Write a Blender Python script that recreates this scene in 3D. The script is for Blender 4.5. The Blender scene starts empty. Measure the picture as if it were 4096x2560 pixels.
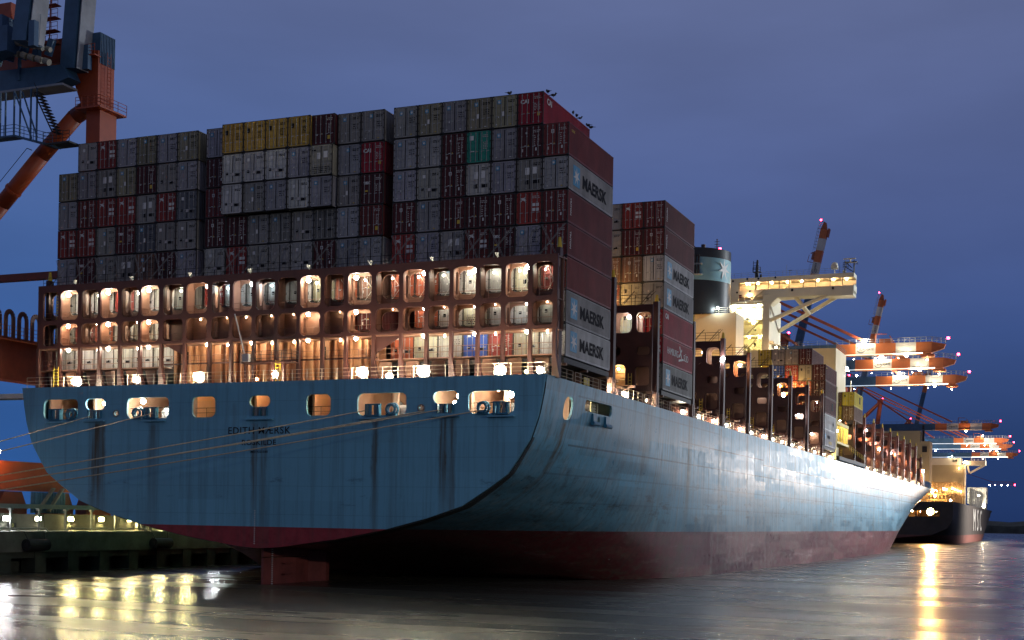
import bpy, math, random
from mathutils import Vector, Matrix
random.seed(7)
SC = bpy.context.scene
COL = SC.collection
# ------------------------------------------------------------------ camera
cam_d = bpy.data.cameras.new('camera')
cam = bpy.data.objects.new('camera', cam_d)
COL.objects.link(cam)
CAM = Vector((69.0053, -104.1287, 6.3476))
YAW, ROLL = 0.3906, -0.0177
Fv = Vector((-math.sin(YAW), math.cos(YAW), 0))
R0 = Vector((math.cos(YAW), math.sin(YAW), 0))
U0 = Vector((0, 0, 1))
Rv = math.cos(ROLL)*R0 - math.sin(ROLL)*U0
Uv = math.sin(ROLL)*R0 + math.cos(ROLL)*U0
mw = Matrix((Rv, Uv, -Fv)).transposed().to_4x4()
mw.translation = CAM
cam.matrix_world = mw
cam_d.sensor_width = 36
cam_d.lens = 5315.85/4096*36
cam_d.shift_x = -40.65/4096
cam_d.shift_y = 801.5/4096
cam_d.clip_start = 0.5
cam_d.clip_end = 6000
SC.camera = cam
# ------------------------------------------------------------------ world: dusk sky
W = bpy.data.worlds.new('World'); SC.world = W; W.use_nodes = True
nt = W.node_tree; nt.nodes.clear()
def wn(t, **k):
    n = nt.nodes.new(t)
    for a, v in k.items(): setattr(n, a, v)
    return n
out = wn('ShaderNodeOutputWorld'); bg = wn('ShaderNodeBackground'); tc = wn('ShaderNodeTexCoord')
sep = wn('ShaderNodeSeparateXYZ'); nt.links.new(tc.outputs['Generated'], sep.inputs[0])
def ramp(stops):
    r = wn('ShaderNodeValToRGB'); cr = r.color_ramp
    while len(cr.elements) > 1: cr.elements.remove(cr.elements[0])
    cr.elements[0].position = stops[0][0]; cr.elements[0].color = (*stops[0][1], 1)
    for p, c in stops[1:]:
        e = cr.elements.new(p); e.color = (*c, 1)
    return r
# elevation ramps (sin of the elevation): sea side to the right, town side to the left
rr = ramp([(0.0, (0.014, 0.034, 0.119)), (.06, (0.023, 0.053, 0.167)), (.14, (0.045, 0.084, 0.240)), (.24, (0.082, 0.119, 0.285)), (.36, (0.125, 0.161, 0.329)), (.6, (0.173, 0.190, 0.292)), (1, (0.216, 0.224, 0.270))])
rl = ramp([(0.0, (0.024, 0.095, 0.302)), (.08, (0.032, 0.103, 0.313)), (.2, (0.060, 0.123, 0.322)), (.36, (0.108, 0.150, 0.324)), (.6, (0.173, 0.190, 0.292)), (1, (0.216, 0.224, 0.270))])
for r in (rr, rl): nt.links.new(sep.outputs['Z'], r.inputs[0])
dot = wn('ShaderNodeVectorMath', operation='DOT_PRODUCT'); nt.links.new(tc.outputs['Generated'], dot.inputs[0])
dot.inputs[1].default_value = tuple(-R0)
mr = wn('ShaderNodeMapRange'); mr.inputs[1].default_value = -.30; mr.inputs[2].default_value = .42
mr.interpolation_type = 'SMOOTHSTEP'
nt.links.new(dot.outputs['Value'], mr.inputs[0])
mx = wn('ShaderNodeMix', data_type='RGBA'); nt.links.new(mr.outputs[0], mx.inputs[0])
nt.links.new(rr.outputs[0], mx.inputs[6]); nt.links.new(rl.outputs[0], mx.inputs[7])
mp = wn('ShaderNodeMapping'); mp.inputs['Scale'].default_value = (1.2, 1.2, 4.5)
nt.links.new(tc.outputs['Generated'], mp.inputs[0])
nz = wn('ShaderNodeTexNoise'); nz.inputs['Scale'].default_value = 2.2; nz.inputs['Detail'].default_value = 5
nt.links.new(mp.outputs[0], nz.inputs['Vector'])
nr = wn('ShaderNodeMapRange'); nr.inputs[1].default_value = .3; nr.inputs[2].default_value = .7; nr.inputs[3].default_value = .86; nr.inputs[4].default_value = 1.13
nt.links.new(nz.outputs[0], nr.inputs[0])
vm = wn('ShaderNodeVectorMath', operation='SCALE'); 
# dusk glow of the western sky behind the camera
rb = ramp([(0.0, (.068, .094, .165)), (.12, (.085, .112, .195)), (.36, (.12, .14, .25)), (1, (.20, .20, .25))]); nt.links.new(sep.outputs['Z'], rb.inputs[0])
dot2 = wn('ShaderNodeVectorMath', operation='DOT_PRODUCT'); nt.links.new(tc.outputs['Generated'], dot2.inputs[0]); dot2.inputs[1].default_value = tuple(-Fv)
mr2 = wn('ShaderNodeMapRange'); mr2.inputs[1].default_value = -.25; mr2.inputs[2].default_value = .65; mr2.interpolation_type = 'SMOOTHSTEP'; nt.links.new(dot2.outputs['Value'], mr2.inputs[0])
mx2 = wn('ShaderNodeMix', data_type='RGBA'); nt.links.new(mr2.outputs[0], mx2.inputs[0]); nt.links.new(mx.outputs[2], mx2.inputs[6]); nt.links.new(rb.outputs[0], mx2.inputs[7])
nt.links.new(mx2.outputs[2], vm.inputs[0]); nt.links.new(nr.outputs[0], vm.inputs['Scale'])
nt.links.new(vm.outputs[0], bg.inputs[0]); bg.inputs[1].default_value = 1.0
nt.links.new(bg.outputs[0], out.inputs[0])
SC.view_settings.view_transform = 'Standard'; SC.view_settings.look = 'None'
SC.view_settings.exposure = 0; SC.view_settings.gamma = 1; SC.view_settings.use_curve_mapping = False
SC.render.engine = 'CYCLES'
cy = SC.cycles
cy.use_denoising = True
try: cy.denoiser = 'OPENIMAGEDENOISE'
except Exception: pass
cy.max_bounces = 5; cy.diffuse_bounces = 3; cy.glossy_bounces = 3; cy.transmission_bounces = 3
cy.sample_clamp_indirect = 4; cy.sample_clamp_direct = 0
cy.use_light_tree = True
cy.caustics_reflective = False; cy.caustics_refractive = False

# ------------------------------------------------------------------ helpers: objects
def link(o, parent=None):
    COL.objects.link(o)
    if parent is not None: o.parent = parent
    return o
def empty(name, loc=(0, 0, 0), rz=0):
    o = bpy.data.objects.new(name, None); o.location = loc; o.rotation_euler = (0, 0, rz)
    o.empty_display_size = .5
    return link(o)
def tag(o, label, cat, group=None):
    o['label'] = label; o['category'] = cat
    if group: o['group'] = group
    return o
def structure(o): o['kind'] = 'structure'; return o
def dup(o, parent=None, off=None):
    c = o.copy(); link(c, parent)
    if off is not None: c.location = Vector(c.location)+Vector(off)
    for ch in list(o.children): dup(ch, c)
    return c
class MB:
    def __init__(s): s.v = []; s.f = []; s.m = []
    def add(s, vs, fs, mi=0):
        n = len(s.v); s.v += [tuple(v) for v in vs]
        for f in fs: s.f.append(tuple(i+n for i in f)); s.m.append(mi)
    def box(s, x0, x1, y0, y1, z0, z1, mi=0):
        s.add([(x0,y0,z0),(x1,y0,z0),(x1,y1,z0),(x0,y1,z0),(x0,y0,z1),(x1,y0,z1),(x1,y1,z1),(x0,y1,z1)],
              [(0,3,2,1),(4,5,6,7),(0,1,5,4),(1,2,6,5),(2,3,7,6),(3,0,4,7)], mi)
    def beam(s, p, q, w, h=None, mi=0, up=(0, 0, 1), w2=None, h2=None):
        p = Vector(p); q = Vector(q); h = h or w; w2 = w2 or w; h2 = h2 or h
        d = (q-p).normalized(); u = Vector(up)
        if abs(d.dot(u)) > .98: u = Vector((0, 1, 0))
        a = d.cross(u).normalized(); b = a.cross(d).normalized()
        vs = []
        for c, ww, hh in ((p, w, h), (q, w2, h2)):
            for i, j in ((-1,-1),(1,-1),(1,1),(-1,1)): vs.append(c+a*i*ww/2+b*j*hh/2)
        s.add(vs, [(3,2,1,0),(4,5,6,7),(0,1,5,4),(1,2,6,5),(2,3,7,6),(3,0,4,7)], mi)
    def tube(s, p, q, r, n=6, mi=0, r2=None, cap=True):
        p = Vector(p); q = Vector(q); r2 = r if r2 is None else r2
        d = (q-p).normalized(); u = Vector((0, 0, 1)) if abs(d.z) < .95 else Vector((0, 1, 0))
        a = d.cross(u).normalized(); b = a.cross(d)
        vs = []
        for c, rad in ((p, r), (q, r2)):
            for i in range(n):
                t = 2*math.pi*i/n; vs.append(c+a*math.cos(t)*rad+b*math.sin(t)*rad)
        fs = [(i, (i+1) % n, n+(i+1) % n, n+i) for i in range(n)]
        if cap: fs += [tuple(range(n-1, -1, -1)), tuple(range(n, 2*n))]
        s.add(vs, fs, mi)
    def path(s, pts, r, n=5, mi=0):
        for a, b in zip(pts, pts[1:]): s.tube(a, b, r, n, mi)
    def poly(s, pts, axis, a, b, mi=0):
        """prism: pts 2-D in the two other axes, extruded from a to b along axis"""
        def P(p, t):
            return {0: (t, p[0], p[1]), 1: (p[0], t, p[1]), 2: (p[0], p[1], t)}[axis]
        n = len(pts); vs = [P(p, a) for p in pts]+[P(p, b) for p in pts]
        s.add(vs, [tuple(range(n)), tuple(range(2*n-1, n-1, -1))]+[(i, (i+1) % n, n+(i+1) % n, n+i) for i in range(n)], mi)
    def ball(s, c, r, n=6, m=4, mi=0, sc=(1, 1, 1)):
        c = Vector(c); vs = [c+Vector((0, 0, -r*sc[2]))]
        for j in range(1, m):
            ph = -math.pi/2+math.pi*j/m
            for i in range(n):
                t = 2*math.pi*i/n
                vs.append(c+Vector((math.cos(t)*math.cos(ph)*r*sc[0], math.sin(t)*math.cos(ph)*r*sc[1], math.sin(ph)*r*sc[2])))
        vs.append(c+Vector((0, 0, r*sc[2]))); L = len(vs)-1; fs = []
        for i in range(n): fs.append((0, 1+(i+1) % n, 1+i)); fs.append((L, L-n+i, L-n+(i+1) % n))
        for j in range(m-2):
            for i in range(n):
                a = 1+j*n+i; b = 1+j*n+(i+1) % n; fs.append((a, b, b+n, a+n))
        s.add(vs, fs, mi)
    def rail(s, p, q, h=1.1, n=None, bars=3, r=.025, mi=0):
        p = Vector(p); q = Vector(q); L = (q-p).length; n = n or max(1, round(L/1.6)); z = Vector((0, 0, 1))
        for i in range(n+1): a = p.lerp(q, i/n); s.tube(a, a+z*h, r*1.3, 4, mi)
        for k in range(bars): s.tube(p+z*h*(k+1)/bars, q+z*h*(k+1)/bars, r, 4, mi)
    def mesh(s, name, mats, smooth=False):
        me = bpy.data.meshes.new(name); me.from_pydata(s.v, [], s.f)
        for m in mats: me.materials.append(m)
        me.polygons.foreach_set('material_index', s.m)
        if smooth: me.polygons.foreach_set('use_smooth', [True]*len(me.polygons))
        me.update(); return me
    def build(s, name, mats, parent=None, smooth=False, loc=None):
        if not isinstance(mats, (list, tuple)): mats = [mats]
        o = bpy.data.objects.new(name, s.mesh(name, mats, smooth))
        if loc is not None: o.location = loc
        return link(o, parent)
def box(name, b, m, parent=None):
    k = MB(); k.box(*b); return k.build(name, m, parent)
def lamp(x, y, z, r, m, parent, name='lamp', n=8):
    r = max(r, .03); k = MB(); k.ball((0, 0, 0), r, n, 5); return k.build(name, m, parent, loc=(x, y, z))
def rrect(x0, x1, z0, z1, r, n=5):
    r = min(r, (x1-x0)/2-.001, (z1-z0)/2-.001); pts = []
    for cx, cz, a0 in ((x1-r, z1-r, 0), (x0+r, z1-r, 90), (x0+r, z0+r, 180), (x1-r, z0+r, 270)):
        for i in range(n+1):
            a = math.radians(a0+90*i/n); pts.append((cx+r*math.cos(a), cz+r*math.sin(a)))
    return pts
def circ(cx, cz, r, n=16): return [(cx+r*math.cos(2*math.pi*i/n), cz+r*math.sin(2*math.pi*i/n)) for i in range(n)]
def plate_mesh(name, outer, holes, thick, mats, M):
    """flat plate with holes: loops in (u, v); M maps (u, v, t) to the world"""
    cu = bpy.data.curves.new(name, 'CURVE'); cu.dimensions = '2D'; cu.fill_mode = 'BOTH'; cu.extrude = thick/2
    for lp in [outer]+holes:
        sp = cu.splines.new('POLY'); sp.points.add(len(lp)-1)
        for p, (a, b) in zip(sp.points, lp): p.co = (a, b, 0, 1)
        sp.use_cyclic_u = True
    o = bpy.data.objects.new(name, cu); me = bpy.data.meshes.new_from_object(o)
    bpy.data.objects.remove(o); bpy.data.curves.remove(cu)
    me.transform(M); me.materials.clear()
    for m in mats: me.materials.append(m)
    return me
def XZ(y): return Matrix(((1,0,0,0),(0,0,-1,y),(0,1,0,0),(0,0,0,1)))      # u->x, v->z, plate at y
def YZ(x): return Matrix(((0,0,1,x),(1,0,0,0),(0,1,0,0),(0,0,0,1)))       # u->y, v->z, plate at x
def plate(name, outer, holes, thick, mats, M, parent=None):
    if not isinstance(mats, (list, tuple)): mats = [mats]
    return link(bpy.data.objects.new(name, plate_mesh(name, outer, holes, thick, mats, M)), parent)
def text_mesh(txt, size, mats, M, ext=.01, bold=0.0, sx=1.0, space=1.0, align='CENTER'):
    cu = bpy.data.curves.new('t', 'FONT'); cu.body = txt; cu.size = size; cu.extrude = ext; cu.offset = bold
    cu.align_x = align; cu.align_y = 'CENTER'; cu.space_character = space; cu.resolution_u = 3
    o = bpy.data.objects.new('t', cu); me = bpy.data.meshes.new_from_object(o)
    bpy.data.objects.remove(o); bpy.data.curves.remove(cu)
    me.transform(M @ Matrix.Diagonal((sx, 1, 1, 1))); me.materials.clear()
    for m in mats: me.materials.append(m)
    me.name = 'lettering'
    return me
def join_mesh(k, me, mi=0):
    k.add([v.co[:] for v in me.vertices], [tuple(p.vertices) for p in me.polygons], mi)

# ------------------------------------------------------------------ helpers: materials
MATS = {}
def mat(name, col=(.5, .5, .5), rough=.5, metal=0., noise=.25, nscale=.6, rust=0., rustcol=(.09, .035, .015), bump=.0, bscale=8.,
        objcol=False, emit=None, estr=0., stretch=1., spec=.5):
    if name in MATS: return MATS[name]
    m = bpy.data.materials.new(name); m.use_nodes = True; t = m.node_tree; N = t.nodes; L = t.links
    b = N['Principled BSDF']; b.inputs['Roughness'].default_value = rough; b.inputs['Metallic'].default_value = metal
    b.inputs['Specular IOR Level'].default_value = spec
    if emit is not None:
        b.inputs['Base Color'].default_value = (*col, 1)
        b.inputs['Emission Color'].default_value = (*emit, 1); b.inputs['Emission Strength'].default_value = estr
        MATS[name] = m; return m
    tc = N.new('ShaderNodeTexCoord'); mp = N.new('ShaderNodeMapping'); mp.inputs['Scale'].default_value = (1, 1, stretch)
    L.new(tc.outputs['Object'], mp.inputs[0])
    oi = N.new('ShaderNodeObjectInfo')
    if objcol:
        off = N.new('ShaderNodeVectorMath'); off.operation = 'SCALE'
        off.inputs[0].default_value = (37, 53, 71); L.new(oi.outputs['Random'], off.inputs['Scale'])
        ad = N.new('ShaderNodeVectorMath'); ad.operation = 'ADD'; L.new(mp.outputs[0], ad.inputs[0]); L.new(off.outputs[0], ad.inputs[1])
        vec = ad.outputs[0]; base = oi.outputs['Color']
    else:
        vec = mp.outputs[0]; rg = N.new('ShaderNodeRGB'); rg.outputs[0].default_value = (*col, 1); base = rg.outputs[0]
    n1 = N.new('ShaderNodeTexNoise'); n1.inputs['Scale'].default_value = nscale; n1.inputs['Detail'].default_value = 6; n1.inputs['Roughness'].default_value = .65
    L.new(vec, n1.inputs['Vector'])
    r1 = N.new('ShaderNodeMapRange'); r1.inputs[1].default_value = .3; r1.inputs[2].default_value = .7
    r1.inputs[3].default_value = 1-noise; r1.inputs[4].default_value = 1+noise*.6; L.new(n1.outputs[0], r1.inputs[0])
    sc = N.new('ShaderNodeVectorMath'); sc.operation = 'SCALE'; L.new(base, sc.inputs[0]); L.new(r1.outputs[0], sc.inputs['Scale'])
    last = sc.outputs[0]
    if rust > 0:
        n2 = N.new('ShaderNodeTexNoise'); n2.inputs['Scale'].default_value = nscale*2.3; n2.inputs['Detail'].default_value = 8; n2.inputs['Roughness'].default_value = .75
        L.new(vec, n2.inputs['Vector'])
        r2 = N.new('ShaderNodeMapRange'); r2.inputs[1].default_value = .70-rust*.28; r2.inputs[2].default_value = .78-rust*.2; r2.inputs[4].default_value = .85
        L.new(n2.outputs[0], r2.inputs[0])
        mx = N.new('ShaderNodeMix'); mx.data_type = 'RGBA'; L.new(r2.outputs[0], mx.inputs[0]); L.new(last, mx.inputs[6]); mx.inputs[7].default_value = (*rustcol, 1)
        last = mx.outputs[2]
    L.new(last, b.inputs['Base Color'])
    if bump > 0:
        n3 = N.new('ShaderNodeTexNoise'); n3.inputs['Scale'].default_value = bscale; n3.inputs['Detail'].default_value = 4; L.new(vec, n3.inputs['Vector'])
        bp = N.new('ShaderNodeBump'); bp.inputs['Strength'].default_value = bump; bp.inputs['Distance'].default_value = .05
        L.new(n3.outputs[0], bp.inputs['Height']); L.new(bp.outputs[0], b.inputs['Normal'])
    MATS[name] = m; return m
def lampm(name, col, s): return mat(name, (.8, .8, .8), emit=col, estr=s)
M_red = mat('oxide_red_paint', (.056, .016, .012), .55, noise=.35, rust=.25, bump=.15)
M_sal = mat('lit_oxide_paint', (.22, .11, .072), .5, noise=.2, rust=.15, bump=.1)  # lit copy of the oxide red, lamp light painted into the colour
M_dark = mat('black_steel', (.018, .016, .016), .6, noise=.3)
M_gal = mat('galvanised_steel', (.22, .22, .21), .45, metal=.6, noise=.3, nscale=2)
M_yel = mat('yellow_safety_paint', (.55, .38, .02), .5, noise=.2)
M_white = mat('white_marine_paint', (.72, .66, .50), .5, noise=.1, nscale=.25, rust=.06)
M_cream = mat('cream_house_paint', (.62, .52, .34), .5, noise=.12, nscale=.2, rust=.08)
M_conc = mat('weathered_concrete', (.12, .115, .085), .85, noise=.45, nscale=.35, rust=.2, rustcol=(.05, .055, .03), bump=.4, bscale=3)
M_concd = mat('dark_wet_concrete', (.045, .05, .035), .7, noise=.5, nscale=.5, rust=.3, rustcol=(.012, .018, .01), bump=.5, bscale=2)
M_rub = mat('black_rubber', (.012, .012, .012), .7, noise=.3)
M_rope = mat('mooring_rope_fibre', (.42, .36, .26), .9, noise=.3, nscale=4)
M_org = mat('crane_orange_paint', (.38, .062, .015), .5, noise=.22, nscale=.4, rust=.12, bump=.08)
M_cbl = mat('crane_blue_paint', (.045, .11, .20), .5, noise=.3, nscale=.5, rust=.1)
M_cwh = mat('crane_white_paint', (.65, .62, .56), .5, noise=.15, nscale=.5)
M_cgr = mat('crane_grey_paint', (.30, .31, .34), .5, noise=.3, nscale=.5, rust=.15, rustcol=(.12, .08, .05))
M_corg = mat('boom_orange_paint', (.62, .17, .05), .5, noise=.15, nscale=.4)
M_mbl = mat('fairlead_blue_paint', (.03, .16, .26), .45, noise=.3, rust=.2)
M_glass = mat('dark_window_glass', (.02, .03, .04), .08, noise=.1)
M_blk = mat('black_letter_paint', (.006, .006, .008), .6, noise=.1)
M_wl = mat('white_letter_paint', (.62, .62, .60), .6, noise=.2, nscale=1.5)
L_warm = lampm('sodium_lamp_glow', (1, .62, .30), 330)
L_white = lampm('white_lamp_glow', (1, .95, .76), 260)
L_cool = lampm('cool_lamp_glow', (.80, .95, 1), 300)
L_flood = lampm('deck_flood_glow', (1, .90, .66), 520)
L_amb = lampm('amber_lamp_glow', (1, .58, .18), 330)
L_red = lampm('red_beacon_glow', (1, .02, .06), 55)
L_pink = lampm('warm_flood_glow', (1, .80, .54), 170)

# hull paint: blue over red, rust streaks, plate seams
def hull_material(name, blue, red, zb, streaks, side=False):
    m = bpy.data.materials.new(name); m.use_nodes = True; t = m.node_tree; N = t.nodes; L = t.links
    b = N['Principled BSDF']
    tc = N.new('ShaderNodeTexCoord'); sp = N.new('ShaderNodeSeparateXYZ'); L.new(tc.outputs['Object'], sp.inputs[0])
    def math_(op, a, b2=None, clamp=False, c=None):
        n = N.new('ShaderNodeMath'); n.operation = op; n.use_clamp = clamp
        for i, v in enumerate((a, b2, c)):
            if v is None: continue
            if isinstance(v, (int, float)): n.inputs[i].default_value = v
            else: L.new(v, n.inputs[i])
        return n.outputs[0]
    def noise(scale, sx, sy, sz, detail=6, rough=.6):
        mp = N.new('ShaderNodeMapping'); mp.inputs['Scale'].default_value = (sx, sy, sz); L.new(tc.outputs['Object'], mp.inputs[0])
        n = N.new('ShaderNodeTexNoise'); n.inputs['Scale'].default_value = scale; n.inputs['Detail'].default_value = detail; n.inputs['Roughness'].default_value = rough
        L.new(mp.outputs[0], n.inputs['Vector']); return n.outputs[0]
    def rng(v, a, b2, c=0., d=1.):
        r = N.new('ShaderNodeMapRange'); r.inputs[1].default_value = a; r.inputs[2].default_value = b2; r.inputs[3].default_value = c; r.inputs[4].default_value = d
        L.new(v, r.inputs[0]); return r.outputs[0]
    def mix(f, a, c, scale=None):
        x = N.new('ShaderNodeMix'); x.data_type = 'RGBA'
        if isinstance(f, (int, float)): x.inputs[0].default_value = f
        else: L.new(f, x.inputs[0])
        for i, v in ((6, a), (7, c)):
            if isinstance(v, tuple): x.inputs[i].default_value = (*v, 1)
            else: L.new(v, x.inputs[i])
        return x.outputs[2]
    Z = sp.outputs['Z']; X = sp.outputs['X']; Y = sp.outputs['Y']
    big = noise(.12, 1, 1, .6); fine = noise(1.4, 1, 1, 1)
    along = 'sy' if side else 'sx'
    vert = noise(1.5, 1, 1, .03, 6, .75)
    bl = mix(rng(big, .3, .7, 0, .45), blue, tuple(c*.72 for c in blue))
    rd = mix(rng(fine, .35, .75, 0, .8), red, tuple(c*.55 for c in red))
    if side:
        scrape = math_('MULTIPLY', rng(noise(.55, 1, .5, 2.2, 8, .75), .50, .60), rng(Z, 5.2, .5, .35, 1))
        rd = mix(scrape, rd, (.16, .085, .06))
        rd = mix(rng(noise(.3, 1, .3, 3, 6, .7), .58, .68, 0, .7), rd, (.34, .22, .21))
    f = math_('GREATER_THAN', Z, zb)
    c = mix(f, rd, bl)
    if side: c = mix(rng(Z, 10.5, 5.5, 0, .5), c, (.06, .10, .11)); c = mix(f, rd, c)  # side darkens downward: staining, with the light's falloff painted in
    # fine vertical weather streaks
    c = mix(rng(vert, .48, .64, 0, .55 if side else .3), c, (.09, .085, .06) if side else (.05, .06, .05))
    if side: c = mix(math_('MULTIPLY', f, rng(noise(.8, 1, 1, .05, 5, .7), .50, .62, 0, .2)), c, (.42, .46, .46))
    if side:
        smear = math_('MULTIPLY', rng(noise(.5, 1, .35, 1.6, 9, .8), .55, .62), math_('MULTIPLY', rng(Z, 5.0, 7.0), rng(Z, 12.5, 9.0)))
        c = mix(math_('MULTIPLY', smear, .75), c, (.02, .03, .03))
    wob = math_('MULTIPLY', math_('SUBTRACT', noise(.9, 1, 1, .3, 4, .7), .5), .9)
    for xc, w, z0, z1, a in streaks:
        co = Y if side else X
        d = math_('ABSOLUTE', math_('SUBTRACT', math_('ADD', co, wob), xc))
        k = rng(d, w, w*.35); k = math_('MULTIPLY', k, rng(Z, z1, z1-.5)); k = math_('MULTIPLY', k, rng(Z, z0, z0+6, .25, 1))
        k = math_('MULTIPLY', k, rng(noise(2.5, 1, 1, .04, 3, .5), .35, .6, .35, 1)); k = math_('MULTIPLY', k, a)
        c = mix(k, c, (.10, .085, .05) if side else (.065, .050, .022))
    # every plate has its own tone and gloss
    pl = N.new('ShaderNodeTexWhiteNoise'); pl.noise_dimensions = '2D'; cb = N.new('ShaderNodeCombineXYZ')
    zrow = math_('FLOOR', math_('MULTIPLY', Z, 1/(1.25 if side else 2.6))); L.new(zrow, cb.inputs[0])
    L.new(math_('FLOOR', math_('ADD', math_('MULTIPLY', Y if side else X, 1/(11.5 if side else 9.)), math_('MULTIPLY', math_('MODULO', zrow, 2), .37))), cb.inputs[1]); L.new(cb.outputs[0], pl.inputs['Vector'])
    sc = N.new('ShaderNodeVectorMath'); sc.operation = 'SCALE'; L.new(c, sc.inputs[0]); L.new(rng(pl.outputs['Value'], 0, 1, .78 if side else .92, 1.16 if side else 1.06), sc.inputs['Scale']); c = sc.outputs[0]
    # plate seams: thin darker lines
    if side:
        # lines along the hull with steps, and vertical butts
        for zz, y0, y1, ka in ((15.6, 42, 86, .85), (14.9, 86, 330, .85), (13.2, 8, 330, .6), (10.6, 6, 320, .32), (8.1, 12, 300, .25), (17.6, 8, 60, .35)):
            k = math_('LESS_THAN', math_('ABSOLUTE', math_('SUBTRACT', Z, zz)), .085)
            k = math_('MULTIPLY', k, math_('MULTIPLY', math_('GREATER_THAN', Y, y0), math_('LESS_THAN', Y, y1)))
            c = mix(math_('MULTIPLY', k, ka), c, (.02, .022, .026))
        vy = math_('ABSOLUTE', math_('SUBTRACT', math_('FRACT', math_('MULTIPLY', Y, 1/13.7)), .5))
        c = mix(math_('MULTIPLY', math_('LESS_THAN', vy, .006), .45), c, (.05, .05, .05))
        # rusty edge beside the transom, shade of its lip painted in
        e = math_('ADD', .35, math_('MULTIPLY', math_('SUBTRACT', 13.4, Z), .13)); e = math_('MULTIPLY', e, math_('LESS_THAN', Z, 13.4))
        k = math_('LESS_THAN', Y, e)
        c = mix(math_('MULTIPLY', k, .9), c, (.035, .026, .018))
    else:
        k = math_('LESS_THAN', math_('ABSOLUTE', math_('SUBTRACT', math_('FRACT', math_('MULTIPLY', Z, 1/2.6)), .5)), .006)
        c = mix(math_('MULTIPLY', k, .35), c, (.02, .03, .04))
        sm = math_('MULTIPLY', rng(noise(.5, .5, 1, 1.8, 8, .75), .60, .68), math_('MULTIPLY', rng(Z, 6.0, 7.2), rng(Z, 10.8, 9.6)))
        c = mix(math_('MULTIPLY', sm, .5), c, (.02, .04, .055))
    L.new(c, b.inputs['Base Color'])
    b.inputs['Roughness'].default_value = .34 if side else .5
    L.new(math_('ADD', rng(fine, .3, .7, .28 if side else .45, .44 if side else .62), math_('ADD', rng(pl.outputs['Value'], 0, 1, -.04, .07), rng(vert, .48, .64, 0, .12))), b.inputs['Roughness'])
    # dented plating
    w1 = noise(.16, 1, .12, 1.6, 1, .4); w2 = noise(1.1, 1, .6, .8, 4, .6)
    st = math_('MULTIPLY', math_('ABSOLUTE', math_('SUBTRACT', math_('FRACT', math_('MULTIPLY', Z, 1/.85)), .5)), .02 if side else .0)
    h = math_('ADD', math_('MULTIPLY', w1, .22), st)
    bp = N.new('ShaderNodeBump'); bp.inputs['Strength'].default_value = .16 if side else .12; bp.inputs['Distance'].default_value = 1.0
    L.new(h, bp.inputs['Height']); L.new(bp.outputs[0], b.inputs['Normal'])
    return m
BLUE = (.155, .40, .54); HRED = (.30, .022, .03)
M_tran = hull_material('transom_paint', BLUE, HRED, 5.35, [(-18.9, .9, 4, 15.4, .95), (-18.1, .5, 6, 15.4, .8), (-12.0, .7, 6, 15.2, .6), (-2.9, .35, 11, 17, .3), (-.5, .55, 4, 15.2, .8), (.35, .5, 5, 15.2, .7),
    (12.0, .45, 5, 15.2, .85), (13.9, .5, 9, 15.2, .5), (18.7, .5, 5, 15.4, .95), (19.5, .5, 4, 15.4, .8), (23.8, .3, 11, 15, .3), (-24, .4, 12, 15, .3)])
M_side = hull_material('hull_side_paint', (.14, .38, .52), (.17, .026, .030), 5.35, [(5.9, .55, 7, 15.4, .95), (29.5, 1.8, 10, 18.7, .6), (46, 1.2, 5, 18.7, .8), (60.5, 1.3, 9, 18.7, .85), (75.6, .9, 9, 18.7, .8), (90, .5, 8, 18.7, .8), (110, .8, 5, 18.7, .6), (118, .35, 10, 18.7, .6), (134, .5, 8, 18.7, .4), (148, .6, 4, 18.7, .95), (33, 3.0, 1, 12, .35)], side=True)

exec_sections = []
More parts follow.
